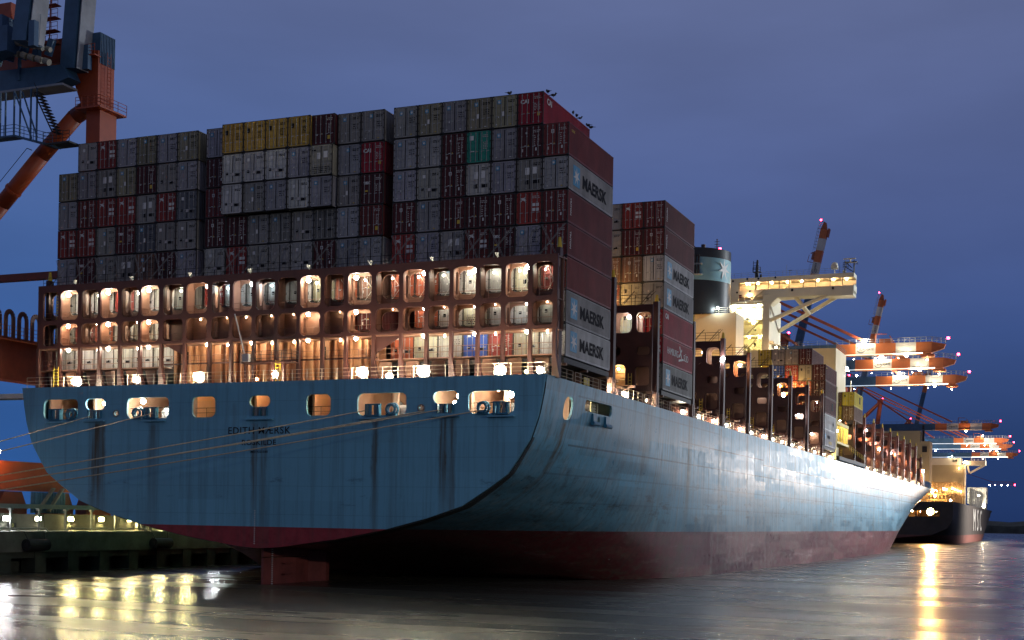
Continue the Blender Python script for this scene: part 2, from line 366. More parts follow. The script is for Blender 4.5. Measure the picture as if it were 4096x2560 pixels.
# ------------------------------------------------------------------ water
def build_water():
    m = bpy.data.materials.new('harbour_water'); m.use_nodes = True; t = m.node_tree; N = t.nodes; L = t.links
    b = N['Principled BSDF']; b.inputs['Base Color'].default_value = (.045, .044, .033, 1); b.inputs['IOR'].default_value = 1.34
    tc = N.new('ShaderNodeTexCoord')
    hs = []
    for sc, rot, sx, w in ((.16, 25, 2.6, .12), (.7, 18, 2.2, .09), (2.2, 30, 1.7, .11), (6, 22, 1.5, .055)):
        mp = N.new('ShaderNodeMapping'); mp.inputs['Rotation'].default_value = (0, 0, math.radians(-rot)); mp.inputs['Scale'].default_value = (1, sx, 1)
        L.new(tc.outputs['Object'], mp.inputs[0])
        n = N.new('ShaderNodeTexNoise'); n.inputs['Scale'].default_value = sc; n.inputs['Detail'].default_value = 1.5; L.new(mp.outputs[0], n.inputs['Vector'])
        mu = N.new('ShaderNodeMath'); mu.operation = 'MULTIPLY'; mu.inputs[1].default_value = w; L.new(n.outputs[0], mu.inputs[0]); hs.append(mu.outputs[0])
    ad = hs[0]
    for h in hs[1:]:
        a = N.new('ShaderNodeMath'); a.operation = 'ADD'; L.new(ad, a.inputs[0]); L.new(h, a.inputs[1]); ad = a.outputs[0]
    bp = N.new('ShaderNodeBump'); bp.inputs['Strength'].default_value = .32; bp.inputs['Distance'].default_value = 1.
    L.new(ad, bp.inputs['Height']); L.new(bp.outputs[0], b.inputs['Normal'])
    mp = N.new('ShaderNodeMapping'); mp.inputs['Rotation'].default_value = (0, 0, math.radians(-20)); mp.inputs['Scale'].default_value = (.5, 2.4, 1); L.new(tc.outputs['Object'], mp.inputs[0])
    n = N.new('ShaderNodeTexNoise'); n.inputs['Scale'].default_value = .05; n.inputs['Detail'].default_value = 5; L.new(mp.outputs[0], n.inputs['Vector'])
    r = N.new('ShaderNodeMapRange'); r.inputs[1].default_value = .35; r.inputs[2].default_value = .65; r.inputs[3].default_value = .20; r.inputs[4].default_value = .33
    L.new(n.outputs[0], r.inputs[0]); L.new(r.outputs[0], b.inputs['Roughness'])
    k = MB(); k.add([(-900, -400, 0), (2500, -400, 0), (2500, 4500, 0), (-900, 4500, 0)], [(0, 1, 2, 3)])
    structure(k.build('water', m))
build_water()

# ------------------------------------------------------------------ quay
def build_quay():
    k = MB()
    k.box(-500, -31, -220, 860, 2.15, 4.3)                     # deck slab and capping beam
    structure(k.build('quay', M_conc))
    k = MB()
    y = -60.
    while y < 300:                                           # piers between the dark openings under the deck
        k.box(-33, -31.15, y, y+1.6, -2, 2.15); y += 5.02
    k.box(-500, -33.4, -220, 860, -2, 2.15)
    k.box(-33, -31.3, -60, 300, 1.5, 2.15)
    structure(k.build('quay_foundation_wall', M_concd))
    # rail along the edge, bollards, fenders, wall and lights are things
    k = MB()
    for a, b in ((-40, 7.4), (10.2, 24.0), (27.5, 60)):
        k.path([(-31.4, a, 4.3), (-31.4, a+.4, 4.62), (-31.4, b-.4, 4.62), (-31.4, b, 4.3)], .07, 6)
        y = a+1.2
        while y < b: k.tube((-31.4, y, 4.3), (-31.4, y, 4.62), .04, 4); y += 1.5
    tag(k.build('kerb_rail', M_gal), 'low tubular steel kerb rail along the edge of the quay', 'rail')
    for i, yy in enumerate((-27, -31, -23, 24.6, 25.9, 45)):
        k = MB(); k.tube((0, 0, 0), (0, 0, .55), .22, 10); k.tube((0, 0, .55), (0, 0, .78), .34, 10); k.box(-.4, .4, -.4, .4, 0, .06)
        lab = ['bollard on the quay holding the port mooring ropes', 'bollard on the quay behind the others with a rope on it', 'bollard on the quay holding the lowest mooring rope',
               'dark mushroom bollard on the quay edge below the grey square post', 'dark mushroom bollard on the quay edge, farther of the pair near the grey post', 'bollard on the quay behind the blue transom'][i]
        tag(k.build('bollard', M_dark, loc=(-32.6 if i > 2 else -33.5, yy, 4.3)), lab, 'bollard', 'bollards along the quay edge')
    for i, yy in enumerate((4.6, 25.2, 46)):
        k = MB(); k.tube((0, -1.5, 0), (0, 1.5, 0), .62, 14); k.tube((0, -1.52, 0), (0, 1.52, 0), .25, 8, 1)
        t = tag(k.build('cylindrical_fender', [M_rub, M_dark], loc=(-30.4, yy, 2.9)), ['black cylindrical rubber fender on the quay wall below the number 50', 'black cylindrical rubber fender on the quay wall under the transom corner', 'black cylindrical fender on the quay wall behind the rudder'][i], 'fender', 'fenders on the quay wall')
        c = MB(); c.tube((0, -1.2, .5), (-.3, -1.5, 1.4), .04, 4); c.tube((0, 1.2, .5), (-.3, 1.5, 1.4), .04, 4); c.build('chain', M_dark, t)
    # flood wall of concrete panels with lights
    t = tag(empty('flood_wall', (-35, 0, 4.3)), 'grey concrete panel wall with number 50 behind the quay edge', 'wall')
    y = -18.3
    n = 0
    while y < 60:
        k = MB(); k.box(-.25, 0, y+.03, y+4.12, 0, 1.78+.02*(n % 3)); k.build('wall_panel', M_conc, t); y += 4.15; n += 1
    k = MB(); k.box(-.03, .03, 5.2, 6.5, .28, .82)
    k.build('number_board', M_blk, t)
    me = text_mesh('50', .6, [mat('board_yellow', (.5, .45, .15), .6)], Matrix.Translation((.06, 5.85, .55)) @ YZ(0), .01, .01)
    link(bpy.data.objects.new('lettering', me), t)
    # canopy beam on posts
    t2 = tag(empty('cable_gallery', (-34.3, 0, 4.3)), 'long pale roof beam on thin posts in front of the concrete wall', 'gallery')
    k = MB(); k.box(-.5, .3, -30, 26.2, 2.38, 2.85); k.build('roof_beam', mat('pale_grey_beam', (.26, .27, .25), .6), t2)
    for yy in (-12, -7.6, -3.2, 1, 5.0, 9.2, 13.3, 17.5, 21.6):
        k = MB(); k.box(-.09, .09, yy-.09, yy+.09, 0, 2.38); k.box(-.2, .2, yy-.2, yy+.2, 2.2, 2.38); k.build('post', M_gal, t2)
    tag(box('gate_post', (-34.6, -34.2, 25.6, 26.2, 4.3, 7.3), mat('old_timber', (.22, .2, .14), .8)), 'grey square post standing at the end of the pale gallery', 'post')
    for i, (yy, mm) in enumerate(((-4, L_ww), (.5, L_ww), (4.9, L_ww), (9.6, L_white), (14.7, L_wall), (19.8, L_wall), (24.9, L_wall), (30.5, L_wall), (36, L_wall), (42, L_ww), (48, L_cool), (55, L_wall))):
        t = empty('wall_light', (-34.85, yy, 5.6))
        k = MB(); k.box(-.12, .02, -.5, .62, -.28, .28); k.build('housing', M_conc, t)
        k = MB(); k.box(.02, .12, -.32, .32, -.17, .17); k.build('lamp', mm, t)
        names = {4.9: 'cool white wall light beside the number 50', 9.6: 'white wall light between the first two posts of the gallery', 14.7: 'yellowish wall light between the third and fourth gallery posts',
                 19.8: 'yellowish wall light behind the fifth gallery post', 24.9: 'yellowish wall light beside the grey square post'}
        tag(t, names.get(yy, 'wall lamp on the concrete wall, %s beyond the frame or the hull' % ORD[i]), 'light', 'lights on the quay wall')
ORD = ['first', 'second', 'third', 'fourth', 'fifth', 'sixth', 'seventh', 'eighth', 'ninth', 'tenth', 'eleventh', 'twelfth']
L_wall = lampm('yellow_wall_glow', (1, .84, .36), 620); L_ww = lampm('white_wall_glow', (.92, .95, 1), 380)
L_yel = lampm('yellow_lamp_glow', (1, .82, .32), 420)
build_quay()

# ------------------------------------------------------------------ hull of the big ship
ZD = 18.7
TR = [(3.35, .0), (3.5, 2.2), (4.36, 8.2), (5.28, 13.0), (6.43, 17.4), (7.5, 20.6), (9.07, 23.1), (10.26, 24.8), (11.37, 25.6), (13.2, 26.8), (15.2, 27.5), (16.9, 27.85), (18.7, 28.12)]
def lerp_tab(tab, x):
    if x <= tab[0][0]: return tab[0][1]
    for (a, u), (b, v) in zip(tab, tab[1:]):
        if x <= b: return u+(v-u)*(x-a)/(b-a)
    return tab[-1][1]
YS = [(0, 195), (4.6, 220), (11, 262), (18.7, 331), (22.5, 345)]
YE = [(0, 383), (4.6, 390), (11, 397), (18.7, 401), (22.5, 405)]
def zbot(Y): return max(3.35-.004*Y*Y, -14)
def zbt(Y): return max(zbot(Y), -2.5)
def zdeck(Y):
    t = min(max((Y-335)/35, 0), 1); return ZD+3.4*t*t*(3-2*t)
def hb(z, Y):
    zb = zbot(Y); ze = 3.35+(z-zb)*(15.35/(18.7-zb))
    T = lerp_tab(TR, min(ze, 18.7)); s = min(Y/66, 1); s = 1-(1-s)**1.6
    w = T+(28-T)*s if Y > 0 else T
    if z <= zb+1e-6: w = 0 if zb > -2.5 else w
    a = lerp_tab(YS, max(z, 0)); b = lerp_tab(YE, max(z, 0))
    if Y > a: w *= max(0, 1-((Y-a)/(b-a))**2)
    return w
def build_hull(ship):
    Ys = [0, .6, 1.4, 2.5, 4, 5.5, 7, 9, 11, 13, 15, 17, 20, 24, 28, 33, 40, 48, 58, 70, 90, 120, 150, 180, 200, 215, 230, 245, 260, 275, 290, 300, 310, 320, 328, 335, 342, 348, 354, 360, 366, 372, 377, 382, 386, 390, 394, 398, 401]
    n = 26; rows = []
    for Y in Ys:
        zb, zt = zbt(Y), zdeck(Y); r = []
        for j in range(n+1):
            z = zb+(zt-zb)*(j/n)**.9; r.append((hb(z, Y), Y, z))
        rows.append(r)
    me_v = []; fs = []
    for r in rows:
        me_v += [(x, y, z) for x, y, z in reversed(r)]+[(-x, y, z) for x, y, z in r]
    w = 2*(n+1)
    for i in range(len(rows)-1):
        for j in range(w-1):
            a = i*w+j; fs.append((a, a+1, a+w+1, a+w))
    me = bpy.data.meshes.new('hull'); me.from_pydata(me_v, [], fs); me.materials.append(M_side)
    me.polygons.foreach_set('use_smooth', [True]*len(me.polygons))
    o = bpy.data.objects.new('hull', me); COL.objects.link(o)
    # openings in the quarter: cut with boolean prisms, then freeze
    cut = MB()
    for y0, y1, z0, z1, r in ((4.85, 7.1, 15.3, 17.35, .9), (10.05, 17.6, 16.45, 17.5, .45)):
        pts = rrect(y0, y1, z0, z1, r, 5); cut.poly(pts, 0, 24, 32)
    for yy, zz, rr in ((14.2, 15.85, .36),):
        cut.poly(circ(yy, zz, rr, 12), 0, 24, 32)
    cm = cut.mesh('cut', [M_side]); co = bpy.data.objects.new('cut', cm); COL.objects.link(co)
    so = o.modifiers.new('s', 'SOLIDIFY'); so.thickness = .22; so.offset = 0
    bo = o.modifiers.new('b', 'BOOLEAN'); bo.operation = 'DIFFERENCE'; bo.object = co; bo.solver = 'EXACT'
    bpy.context.view_layer.update()
    dg = bpy.context.evaluated_depsgraph_get(); ev = o.evaluated_get(dg); new = bpy.data.meshes.new_from_object(ev)
    new.set_sharp_from_angle(angle=math.radians(28)); o.modifiers.clear(); o.data = new; bpy.data.objects.remove(co)
    o.parent = ship
    # transom with mooring openings
    outer = [(x, z) for z, x in TR]+[(-x, z) for z, x in reversed(TR[1:])]
    MO = [(-25.36, -21.08, 15.5, 17.49), (-20.17, -17.82, 16.39, 17.48), (-15.17, -10.26, 15.47, 17.48), (-7.61, -4.98, 15.49, 17.46), (-1.23, 1.04, 16.37, 17.42), (4.87, 7.42, 15.48, 17.42),
          (10.13, 15.06, 15.42, 17.41), (17.65, 20.07, 16.35, 17.46), (21.01, 25.34, 15.44, 17.39)]
    holes = [rrect(a, b, c, d, .5 if d-c < 1.3 else .55) for a, b, c, d in MO]
    holes += [circ(-16.43, 16., .27, 12), circ(16.52, 15.96, .27, 12)]
    for a, b in ((-19.75, -18.2), (-.85, .75), (18.05, 19.65)):
        holes.append([(a, 15.55), (a, 16.33), (b, 16.33), (b, 15.55)])
    plate('transom', outer, holes, .25, M_tran, XZ(-.13), ship)
    # sill ledges, rollers and chocks in the openings
    for a, b, z in ((-24.9, -21.6, 15.28), (-20.3, -17.7, 15.35), (-12.9, -10.6, 15.28), (-1.5, 1.4, 15.3), (10.3, 13.2, 15.22), (17.6, 20.2, 15.32), (22.9, 25.4, 15.25)):
        box('ledge', (a, b, -.55, -.26, z-.12, z), M_tran, ship)
    for x, z in ((-23.9, 15.6), (-12.4, 15.6), (11.7, 15.5), (24.1, 15.5)):
        k = MB(); k.box(x-.75, x+.75, -.5, .1, z-.15, z-.03)
        for dx in (-.6, .6): k.box(x+dx-.07, x+dx+.07, -.45, .1, z-.03, z+.85)
        k.box(x-.75, x+.75, -.3, .05, z+.85, z+.95)
        f = k.build('roller_fairlead', M_mbl, ship)
        for dx in (-.28, .28):
            r = MB(); r.tube((x+dx, -.2, z-.03), (x+dx, -.2, z+.85), .17, 8); r.build('roller', M_gal if dx > 0 else M_mbl, f)
    for a in (-19.0, -.05, 18.85):
        k = MB()
        for dx in (-.78, 0, .78): k.box(a+dx-.06, a+dx+.06, -.4, .1, 15.55, 16.33)
        f = k.build('roller_fairlead', M_mbl, ship)
        for dx in (-.4, .4):
            r = MB(); r.tube((a+dx, -.15, 15.55), (a+dx, -.15, 16.33), .22, 8); r.build('roller', M_gal, f)
    for x, z in ((-21.9, 16.0), (-13.9, 16.), (13.6, 15.95), (22.4, 15.95)):
        ring(x, z).build('chock', M_mbl, ship)
    for x in (-16.43, 16.52):
        k = MB()
        for i in range(14):
            a = 2*math.pi*i/14; b = 2*math.pi*(i+1)/14; z = 16
            k.tube((x+.3*math.cos(a), -.28, z+.3*math.sin(a)), (x+.3*math.cos(b), -.28, z+.3*math.sin(b)), .07, 5)
        k.build('chock', M_gal, ship)
    # side fairleads under the wide starboard opening
    for yy in (12.6, 16.2):
        k = MB(); k.box(27.6, 28.12, yy-.5, yy+.5, 15.6, 16.35); f = k.build('roller_fairlead', M_mbl, ship)
        r = MB(); r.tube((28.15, yy-.85, 15.45), (28.15, yy+.85, 15.45), .2, 10); r.build('roller', M_mbl, f)
    # name, port and number
    for txt, z, s, w, sp in (('EDITH MÆRSK', 14.17, .92, 6.73, 1.12), ('ROSKILDE', 13.07, .70, 3.7, 1.1), ('IMO 9321548', 12.23, .30, 1.9, 1.2)):
        me = text_mesh(txt, s, [M_blk], XZ(-.275) @ Matrix.Translation((0, z, 0)), .008, .006*s/.9, 1, sp)
        xs = [v.co.x for v in me.vertices]; k = w/(max(xs)-min(xs)); c = (max(xs)+min(xs))/2
        for v in me.vertices: v.co.x = (v.co.x-c)*k-.1
        me.name = 'ship_name'
        link(bpy.data.objects.new('name_lettering' if s > .5 else 'number_lettering', me), ship)
    # draught marks
    k = MB()
    for i in range(16): k.box(-.48, -.36, -.285, -.262, 3.75+i*.2, 3.83+i*.2, 0)
    k.build('draught_marks', M_wl, ship)
    # rudder and its horn, skeg
    k = MB()
    def foil(y0, y1, z0, z1, t):
        ym = y0+(y1-y0)*.65; pts = [(-.12, y0), (.12, y0), (t, ym), (.45*t, y1), (-.45*t, y1), (-t, ym)]
        k.poly(pts, 2, z0, z1)
    foil(.5, 8.1, -3, 2.45, .5)
    rd = k.build('rudder', mat('rudder_red', (.20, .045, .035), .6, noise=.35, rust=.3, bump=.2), ship)
    k = MB(); foil(.5, 8.1, 2.55, 3.6, .55); foil(8.3, 12, -3, 3.0, .7); k.build('rudder_horn', MATS['rudder_red'], ship)
    k = MB()
    for i in range(18): k.box(.25, .36, 1.6, 1.72, -.2+i*.2, -.12+i*.2)
    k.build('draught_marks', M_wl, rd)
    for z in (.9, 1.9): box('lifting_lug', (.4, .75, 3.2, 4.6, z-.05, z+.05), MATS['rudder_red'], rd)
    # deck and mooring deck
    box('main_deck', (-27.6, 27.6, .3, 330, 18.35, 18.6), mat('deck_paint', (.10, .045, .03), .6, rust=.2), ship)
    k = MB()
    k.box(-27.2, 27.3, .15, 26, 15.2, 15.38)
    k.box(-27, 27, 8.5, 8.7, 15.38, 18.35)
    for x in (-26.4, -20.8, -16.9, -8.6, -4.2, -1.9, 1.7, 4.4, 8.6, 16.6, 20.5, 25.9): k.box(x, x+.25, 1.6, 8.5, 15.38, 18.35)
    for x in (-23.1, -12.2, -6.6, -5.7, 6.1, 12.3, 23.2): k.box(x, x+.5, 2.4, 2.8, 15.38, 18.35)
    k.box(25.0, 25.2, 8.7, 26, 15.38, 18.35)
    k.build('mooring_deck', mat('mooring_deck_paint', (.60, .37, .25), .5, noise=.15, rust=.1), ship)
    for a, b, z in ((-25.3, -21.2, 16.55), (-15.1, -10.3, 16.5), (-7.55, -5, 16.4), (4.9, 7.4, 16.35), (21.1, 25.3, 16.4)):
        k = MB(); k.tube((a, .2, z), (b, .2, z), .025, 4); k.tube((a, .2, z-.45), (b, .2, z-.45), .02, 4); k.tube(((a+b)/2, .2, 15.4), ((a+b)/2, .2, z), .025, 4); k.build('guard_rail', M_dark, ship)
    box('locker', (-6.8, -5.6, 2.6, 3.0, 15.6, 17.9), mat('olive_locker', (.30, .28, .14), .5), ship)
    # winches behind the openings
    for x in (-13.0, 13.0, 23.3, -22.5):
        k = MB(); k.tube((x-1, 4.5, 16.2), (x+1, 4.5, 16.2), .55, 12); k.tube((x-1.1, 4.5, 16.2), (x-1, 4.5, 16.2), .85, 12); k.tube((x+1, 4.5, 16.2), (x+1.1, 4.5, 16.2), .85, 12); k.box(x-1, x+1, 4, 5, 15.38, 15.7)
        k.build('mooring_winch', M_cgr, ship)
    k = MB()   # rope reel seen in the wide starboard opening
    k.tube((27.2, 13.5, 16.95), (25.9, 13.5, 16.95), .85, 16, 1)
    for i in range(16):
        a = 2*math.pi*i/16; b = 2*math.pi*(i+1)/16
        k.tube((27.3, 13.5+.95*math.cos(a), 16.95+.95*math.sin(a)), (27.3, 13.5+.95*math.cos(b), 16.95+.95*math.sin(b)), .08, 5)
    for dy in (-.3, 0, .3): k.box(27.2, 27.28, 13.5+dy-.03, 13.5+dy+.03, 16.2, 17.7)
    for dz in (-.5, -.25, 0, .25, .5): k.box(27.2, 27.26, 12.8, 14.2, 16.95+dz-.05, 16.95+dz+.05)
    o = k.build('rope_reel', [mat('reel_yellow', (.50, .46, .25), .5), M_dark], ship); o.location.x = .35; lamp(27.0, 11.2, 17.3, .13, L_white, ship)
    # lamps of the mooring deck
    for x, y, z, r, mm in ((-22.6, 2.2, 17.75, .16, L_pink), (-19.2, 1.4, 17.15, .2, L_white), (-18.0, .8, 17.05, .17, L_cool), (-14.4, 1.2, 17.25, .24, L_white), (-13.0, 3, 16.55, .16, L_white), (-6.3, 1.6, 17.9, .12, L_warm),
                           (-.2, 1.5, 17.7, .12, L_warm), (6.2, 1.6, 17.8, .12, L_warm), (14.7, .9, 17.05, .2, L_white), (11.8, 4, 17.9, .16, L_pink), (19.6, .9, 17.1, .22, L_white), (18.7, 2, 16.65, .15, L_white), (24.4, 1.2, 17.15, .26, L_white), (22, 4, 17.9, .14, L_pink),
                           (27.1, 5.4, 17.25, .13, L_white), (26.3, 12, 17.8, .1, L_warm), (26.3, 6.5, 16, .1, L_pink)):
        k = MB(); k.ball((x, y, z), r, 8, 5); k.build('lamp', mm, ship)
def ring(x, z):
    k = MB(); n = 14
    for i in range(n):
        a = 2*math.pi*i/n; b = 2*math.pi*(i+1)/n
        for yy, rr in ((-.42, .42), (.0, .5)):
            k.tube((x+rr*math.cos(a), yy, z+rr*math.sin(a)), (x+rr*math.cos(b), yy, z+rr*math.sin(b)), .13, 6)
    k.poly([(x+.55*math.cos(2*math.pi*i/n), z+.55*math.sin(2*math.pi*i/n)) for i in range(n)][::1], 1, .06, .07) if False else None
    k.box(x-.5, x+.5, -.4, 0, z-.6, z-.4)
    return k
ship = tag(empty('container_ship', (0, 0, 0)), 'huge light blue container ship with lit stern, red bottom paint and lashing bridges', 'ship')
build_hull(ship)

# ------------------------------------------------------------------ lashing bridges
P_, G_ = 2.47, .95
COLX = [-4*P_-G_-7*P_+i*P_ for i in range(7)]+[-4*P_+i*P_ for i in range(8)]+[4*P_+G_+i*P_ for i in range(7)]   # left edge of each of the 22 columns
BAYS = [(-27.57,-25.67),(-25.35,-23.18),(-22.72,-20.67),(-20.37,-18.23),(-17.78,-15.72),(-15.45,-13.3),(-12.78,-10.45),(-10.09,-7.65),(-7.15,-5.1),(-4.75,-2.6),(-2.17,-0.09),(0.28,2.32),(2.69,4.85),(5.27,7.33),(7.75,10.19),(10.65,13.0),(13.41,15.56),(15.96,18.01),(18.38,20.56),(20.95,23.0),(23.38,25.52),(25.94,27.82)]
def build_stern_bridge(ship):
    B = ship
    holes = []
    for i, (a, b) in enumerate(BAYS):
        holes.append(rrect(a, b, 25.68, 28.6, .48)); holes.append(rrect(a, b, 23.12, 25.27, .47))
    br = plate('lashing_bridge', [(-28.25, 22.9), (28.25, 22.9), (28.25, 29.25), (-28.25, 29.25)], holes, .22, M_red, XZ(2.0), B)
    # posts under the plate, one per frame
    edges = [-28.25]+[(BAYS[i][1]+BAYS[i+1][0])/2 for i in range(21)]+[28.0]
    for i, x in enumerate(edges):
        k = MB(); k.box(x-.15, x+.15, 1.9, 2.25, 18.6, 22.9)
        if i <= 6 or i >= 14: k.poly([(x-.15, 20.7), (x+.15, 20.7), (x+.55, 18.6), (x-.15, 18.6)], 1, 1.86, 2.3)
        k.build('frame_post', M_red, br)
    for i, x in enumerate(edges):                 # transverse webs with a curved cut-out on every level
        out_ = [(2.12, 22.9), (3.3, 22.9), (3.3, 29.2), (2.12, 29.2)]
        hl = [rrect(2.75, 3.2, 26.3, 28.4, .22), rrect(2.75, 3.2, 23.5, 25.0, .22)] if i % 2 == 0 else []
        plate('web_frame', out_, hl, .08, M_sal, YZ(x), br)
    # forward plate
    holes = []
    for i, (a, b) in enumerate(BAYS):
        holes.append(rrect(a-.12, b-.30, 26.35, 28.55, .6))
        if 6 <= i <= 13: holes.append(rrect((a+b)/2+.1, (a+b)/2+.75, 23.95, 24.95, .2))
        else: holes.append(rrect(a-.12, b-.25, 23.45, 25.15, .6))
    plate('forward_plate', [(-28.25, 22.9), (28.25, 22.9), (28.25, 29.25), (-28.25, 29.25)], holes, .1, M_sal, XZ(3.36), br)
    for z, a, b in ((29.1, -28.2, 28.2), (25.48, -28.2, 28.2), (22.86, -28.2, 28.2), (20.68, -28.2, -12.9), (20.68, 10.5, 28)):
        box('walkway', (a, b, 2.12, 3.6, z-.06, z+.02), M_sal, br)
    box('walkway', (-28.2, 28.2, 3.42, 4.3, 29.15, 29.22), M_sal, br)  # cover added to stop the hidden lamps lighting the tier above
    # low panels behind the lowest row
    for i, (a, b) in enumerate(BAYS):
        if i <= 5 or i >= 15:
            lean = (.35 if i >= 15 else -.45)
            k = MB(); k.poly([(a+.1, 20.5), (a+1.35, 20.5), (a+1.35+lean*.2, 18.6), (a+.1-lean, 18.6)], 1, 2.6, 2.75); k.build('support_panel', M_sal, br)
    # mid-ship housing behind bays 6..14
    k = MB(); k.box(-12.9, 10.6, 4.0, 4.15, 18.6, 22.9)
    hb_ = k.build('hatch_end_wall', mat('lit_peach_paint', (.48, .24, .12), .5, noise=.18, rust=.1), br)  # peach tone holds the orange lamp light on this wall
    x = -12.6
    n = 0
    while x < 10.4:
        k = MB(); k.box(x, x+(.14 if n % 2 else .30), 3.5, 4.0, 18.6, 22.9); k.build('stiffener', MATS['lit_peach_paint'], br); x += .86; n += 1
    for x in (-11.6, -6.9, -5.3, 3.8, 8.6): box('vent_opening', (x, x+.5, 3.9, 3.97, 21.2, 22.3), M_dark, hb_)
    box('crossbeam', (-12.9, 10.6, 2.3, 2.5, 20.85, 20.98), M_red, br)
    for a, b in ((-12.9, -10.5), (10.6, 13.2)):
        k = MB()
        if a < 0: k.poly([(a, 22.85), (b-.2, 22.85), (b-.2, 21.8)], 1, 2.3, 2.4)
        else: k.poly([(a-.1, 22.85), (a-.1, 21.2), (b, 22.85)], 1, 2.3, 2.4)
        k.build('gusset', M_red, br)
    # rails on every level
    for z, segs in ((25.5, [(-28, 28)]), (22.9, [(-28, 28)]), (20.7, [(-28, 10.3), (10.7, 28)]), (29.12, [(-28, 27)])):
        for a, b in segs:
            k = MB(); k.rail((a, 2.32, z), (b, 2.32, z), 1.0, None, 2, .022); k.build('guard_rail', M_sal if z < 29 else M_dark, br)
    # lamps
    for i in (1, 3, 5, 7, 9, 12, 14, 16, 18, 20):
        a, b = BAYS[i]; x = a+.62 if i in (1, 3, 5, 12, 14) else b-.25
        col = {9: L_cool, 18: L_white, 20: L_white, 16: L_white}.get(i, L_white if i < 8 else L_white)
        lamp(x, 2.3, 28.28, .20, col, br)
        if i not in (7, 9): lamp(x, 2.35, 25.12, .19 if i < 15 else .11, L_cool if i == 20 else L_pink, br)
        else: lamp((a+b)/2, 2.6, 25.2, .07, L_pink, br)
        lamp(x, 2.4, 22.7, .17, L_pink if 6 <= i <= 14 else L_white, br)
    for i in range(22):          # hidden lamps added behind the bridge to light the container doors
        a, b = BAYS[i]
        if i % 2 == 0 or i > 14: lamp((a+b)/2-.5, 3.75, 28.3, .075, L_cool if i in (8, 10) else L_white, br)
        if i < 6 or i > 14: lamp((a+b)/2-.4, 3.75, 25.6, .07, L_white, br)
    for i in (2, 4, 8, 10, 11, 13, 15, 17, 19, 21):
        a, b = BAYS[i]
        lamp((a+b)/2, 3.2, 22.7, .08, L_pink, br); lamp((a+b)/2, 3.0, 25.3, .045, L_pink, br)
    # unlit bell lamps along the top
    for x in (-23.5, -16.5, -9.6, -2.8, 3.6, 10.1, 16.3, 22.6):
        k = MB(); k.tube((x, 1.8, 29.3), (x, 1.75, 29.6), .1, 8, 0, .22); k.tube((x, 1.95, 29.2), (x, 1.8, 29.35), .05, 5)
        k.build('floodlight', M_wl, br)
    # end posts
    for x, nm in ((-28.0, 'end_post'), (27.85, 'end_post')):
        k = MB(); k.box(x-.2, x+.2, 2.9, 3.6, 18.6, 30.0); k.build(nm, M_red, br)
        k = MB(); k.tube((x, 3.25, 30), (x, 3.25, 30.9), .24, 8, 0, .12); k.build('post_tip', M_yel, br)
    # ladder in the port end bay, platforms and davit amidships
    k = MB()
    for dx in (0, .35): k.tube((-26.9+dx, 3.0, 25.5), (-26.9+dx, 3.0, 28.9), .035, 4)
    for j in range(11): k.tube((-26.9, 3, 25.7+j*.3), (-26.55, 3, 25.7+j*.3), .03, 4)
    for dx in (0, .55): k.tube((-25.9+dx, 1.7, 18.6), (-25.9+dx, 1.7, 21.0), .045, 4)
    for j in range(7): k.tube((-25.9, 1.7, 18.9+j*.3), (-25.35, 1.7, 18.9+j*.3), .03, 4)
    k.build('ladder', M_yel, br)
    k = MB()
    for dx in (0, .5): k.tube((.75+dx, .95, 18.6), (.75+dx, .95, 20.8), .045, 4)
    for j in range(7): k.tube((.75, .95, 18.9+j*.3), (1.25, .95, 18.9+j*.3), .03, 4)
    k.build('ladder', M_yel, br)
    k = MB(); k.box(-2.9, 2.6, .7, 1.9, 20.55, 20.65)
    for x in (-2.6, .4, 1.6): k.box(x, x+.15, .8, .95, 18.6, 20.6)
    pf = k.build('platform', M_red, br)
    k = MB(); k.rail((-2.9, .75, 20.65), (2.6, .75, 20.65), 1.0, 5, 3); k.rail((2.6, .75, 20.65), (2.6, 1.9, 20.65), 1.0, 1, 3)
    k.build('guard_rail', M_dark, pf)
    k = MB(); k.tube((-2.2, .6, 20.7), (-3.6, .6, 25.2), .07, 6); k.tube((-3.6, .6, 25.2), (-2.5, .6, 21.3), .015, 4); k.box(-2.6, -1.9, .4, .8, 20.7, 21.4)
    k.build('davit', M_cgr, pf)
    # crossed lashing rods before the lowest visible tier
    for i in range(22):
        x = COLX[i]
        for sx in (0, 1):
            a = x+.1+sx*2.2; b = x+1.9-sx*1.6
            k = MB(); k.tube((a, 4.12, 32.3), (b, 3.0, 29.4), .022, 4); k.tube((a+.12, 4.12, 32.3), (b+.12, 3.0, 29.4), .022, 4)
            k.build('lashing_rod', M_gal, br)
    for i in list(range(1, 22)):
        if i in (0, 2, 4): continue
        a, b = BAYS[i]
        k = MB(); k.tube((a+.4, 4.1, 26.3), (b-.1, 3.85, 28.4), .025, 4)
        if i > 10: k.tube((b-.2, 4.1, 26.5), (a+.6, 3.85, 28.5), .022, 4)
        k.build('lashing_rod', mat('light_steel', (.55, .52, .45), .5), br)
    return br
build_stern_bridge(ship)
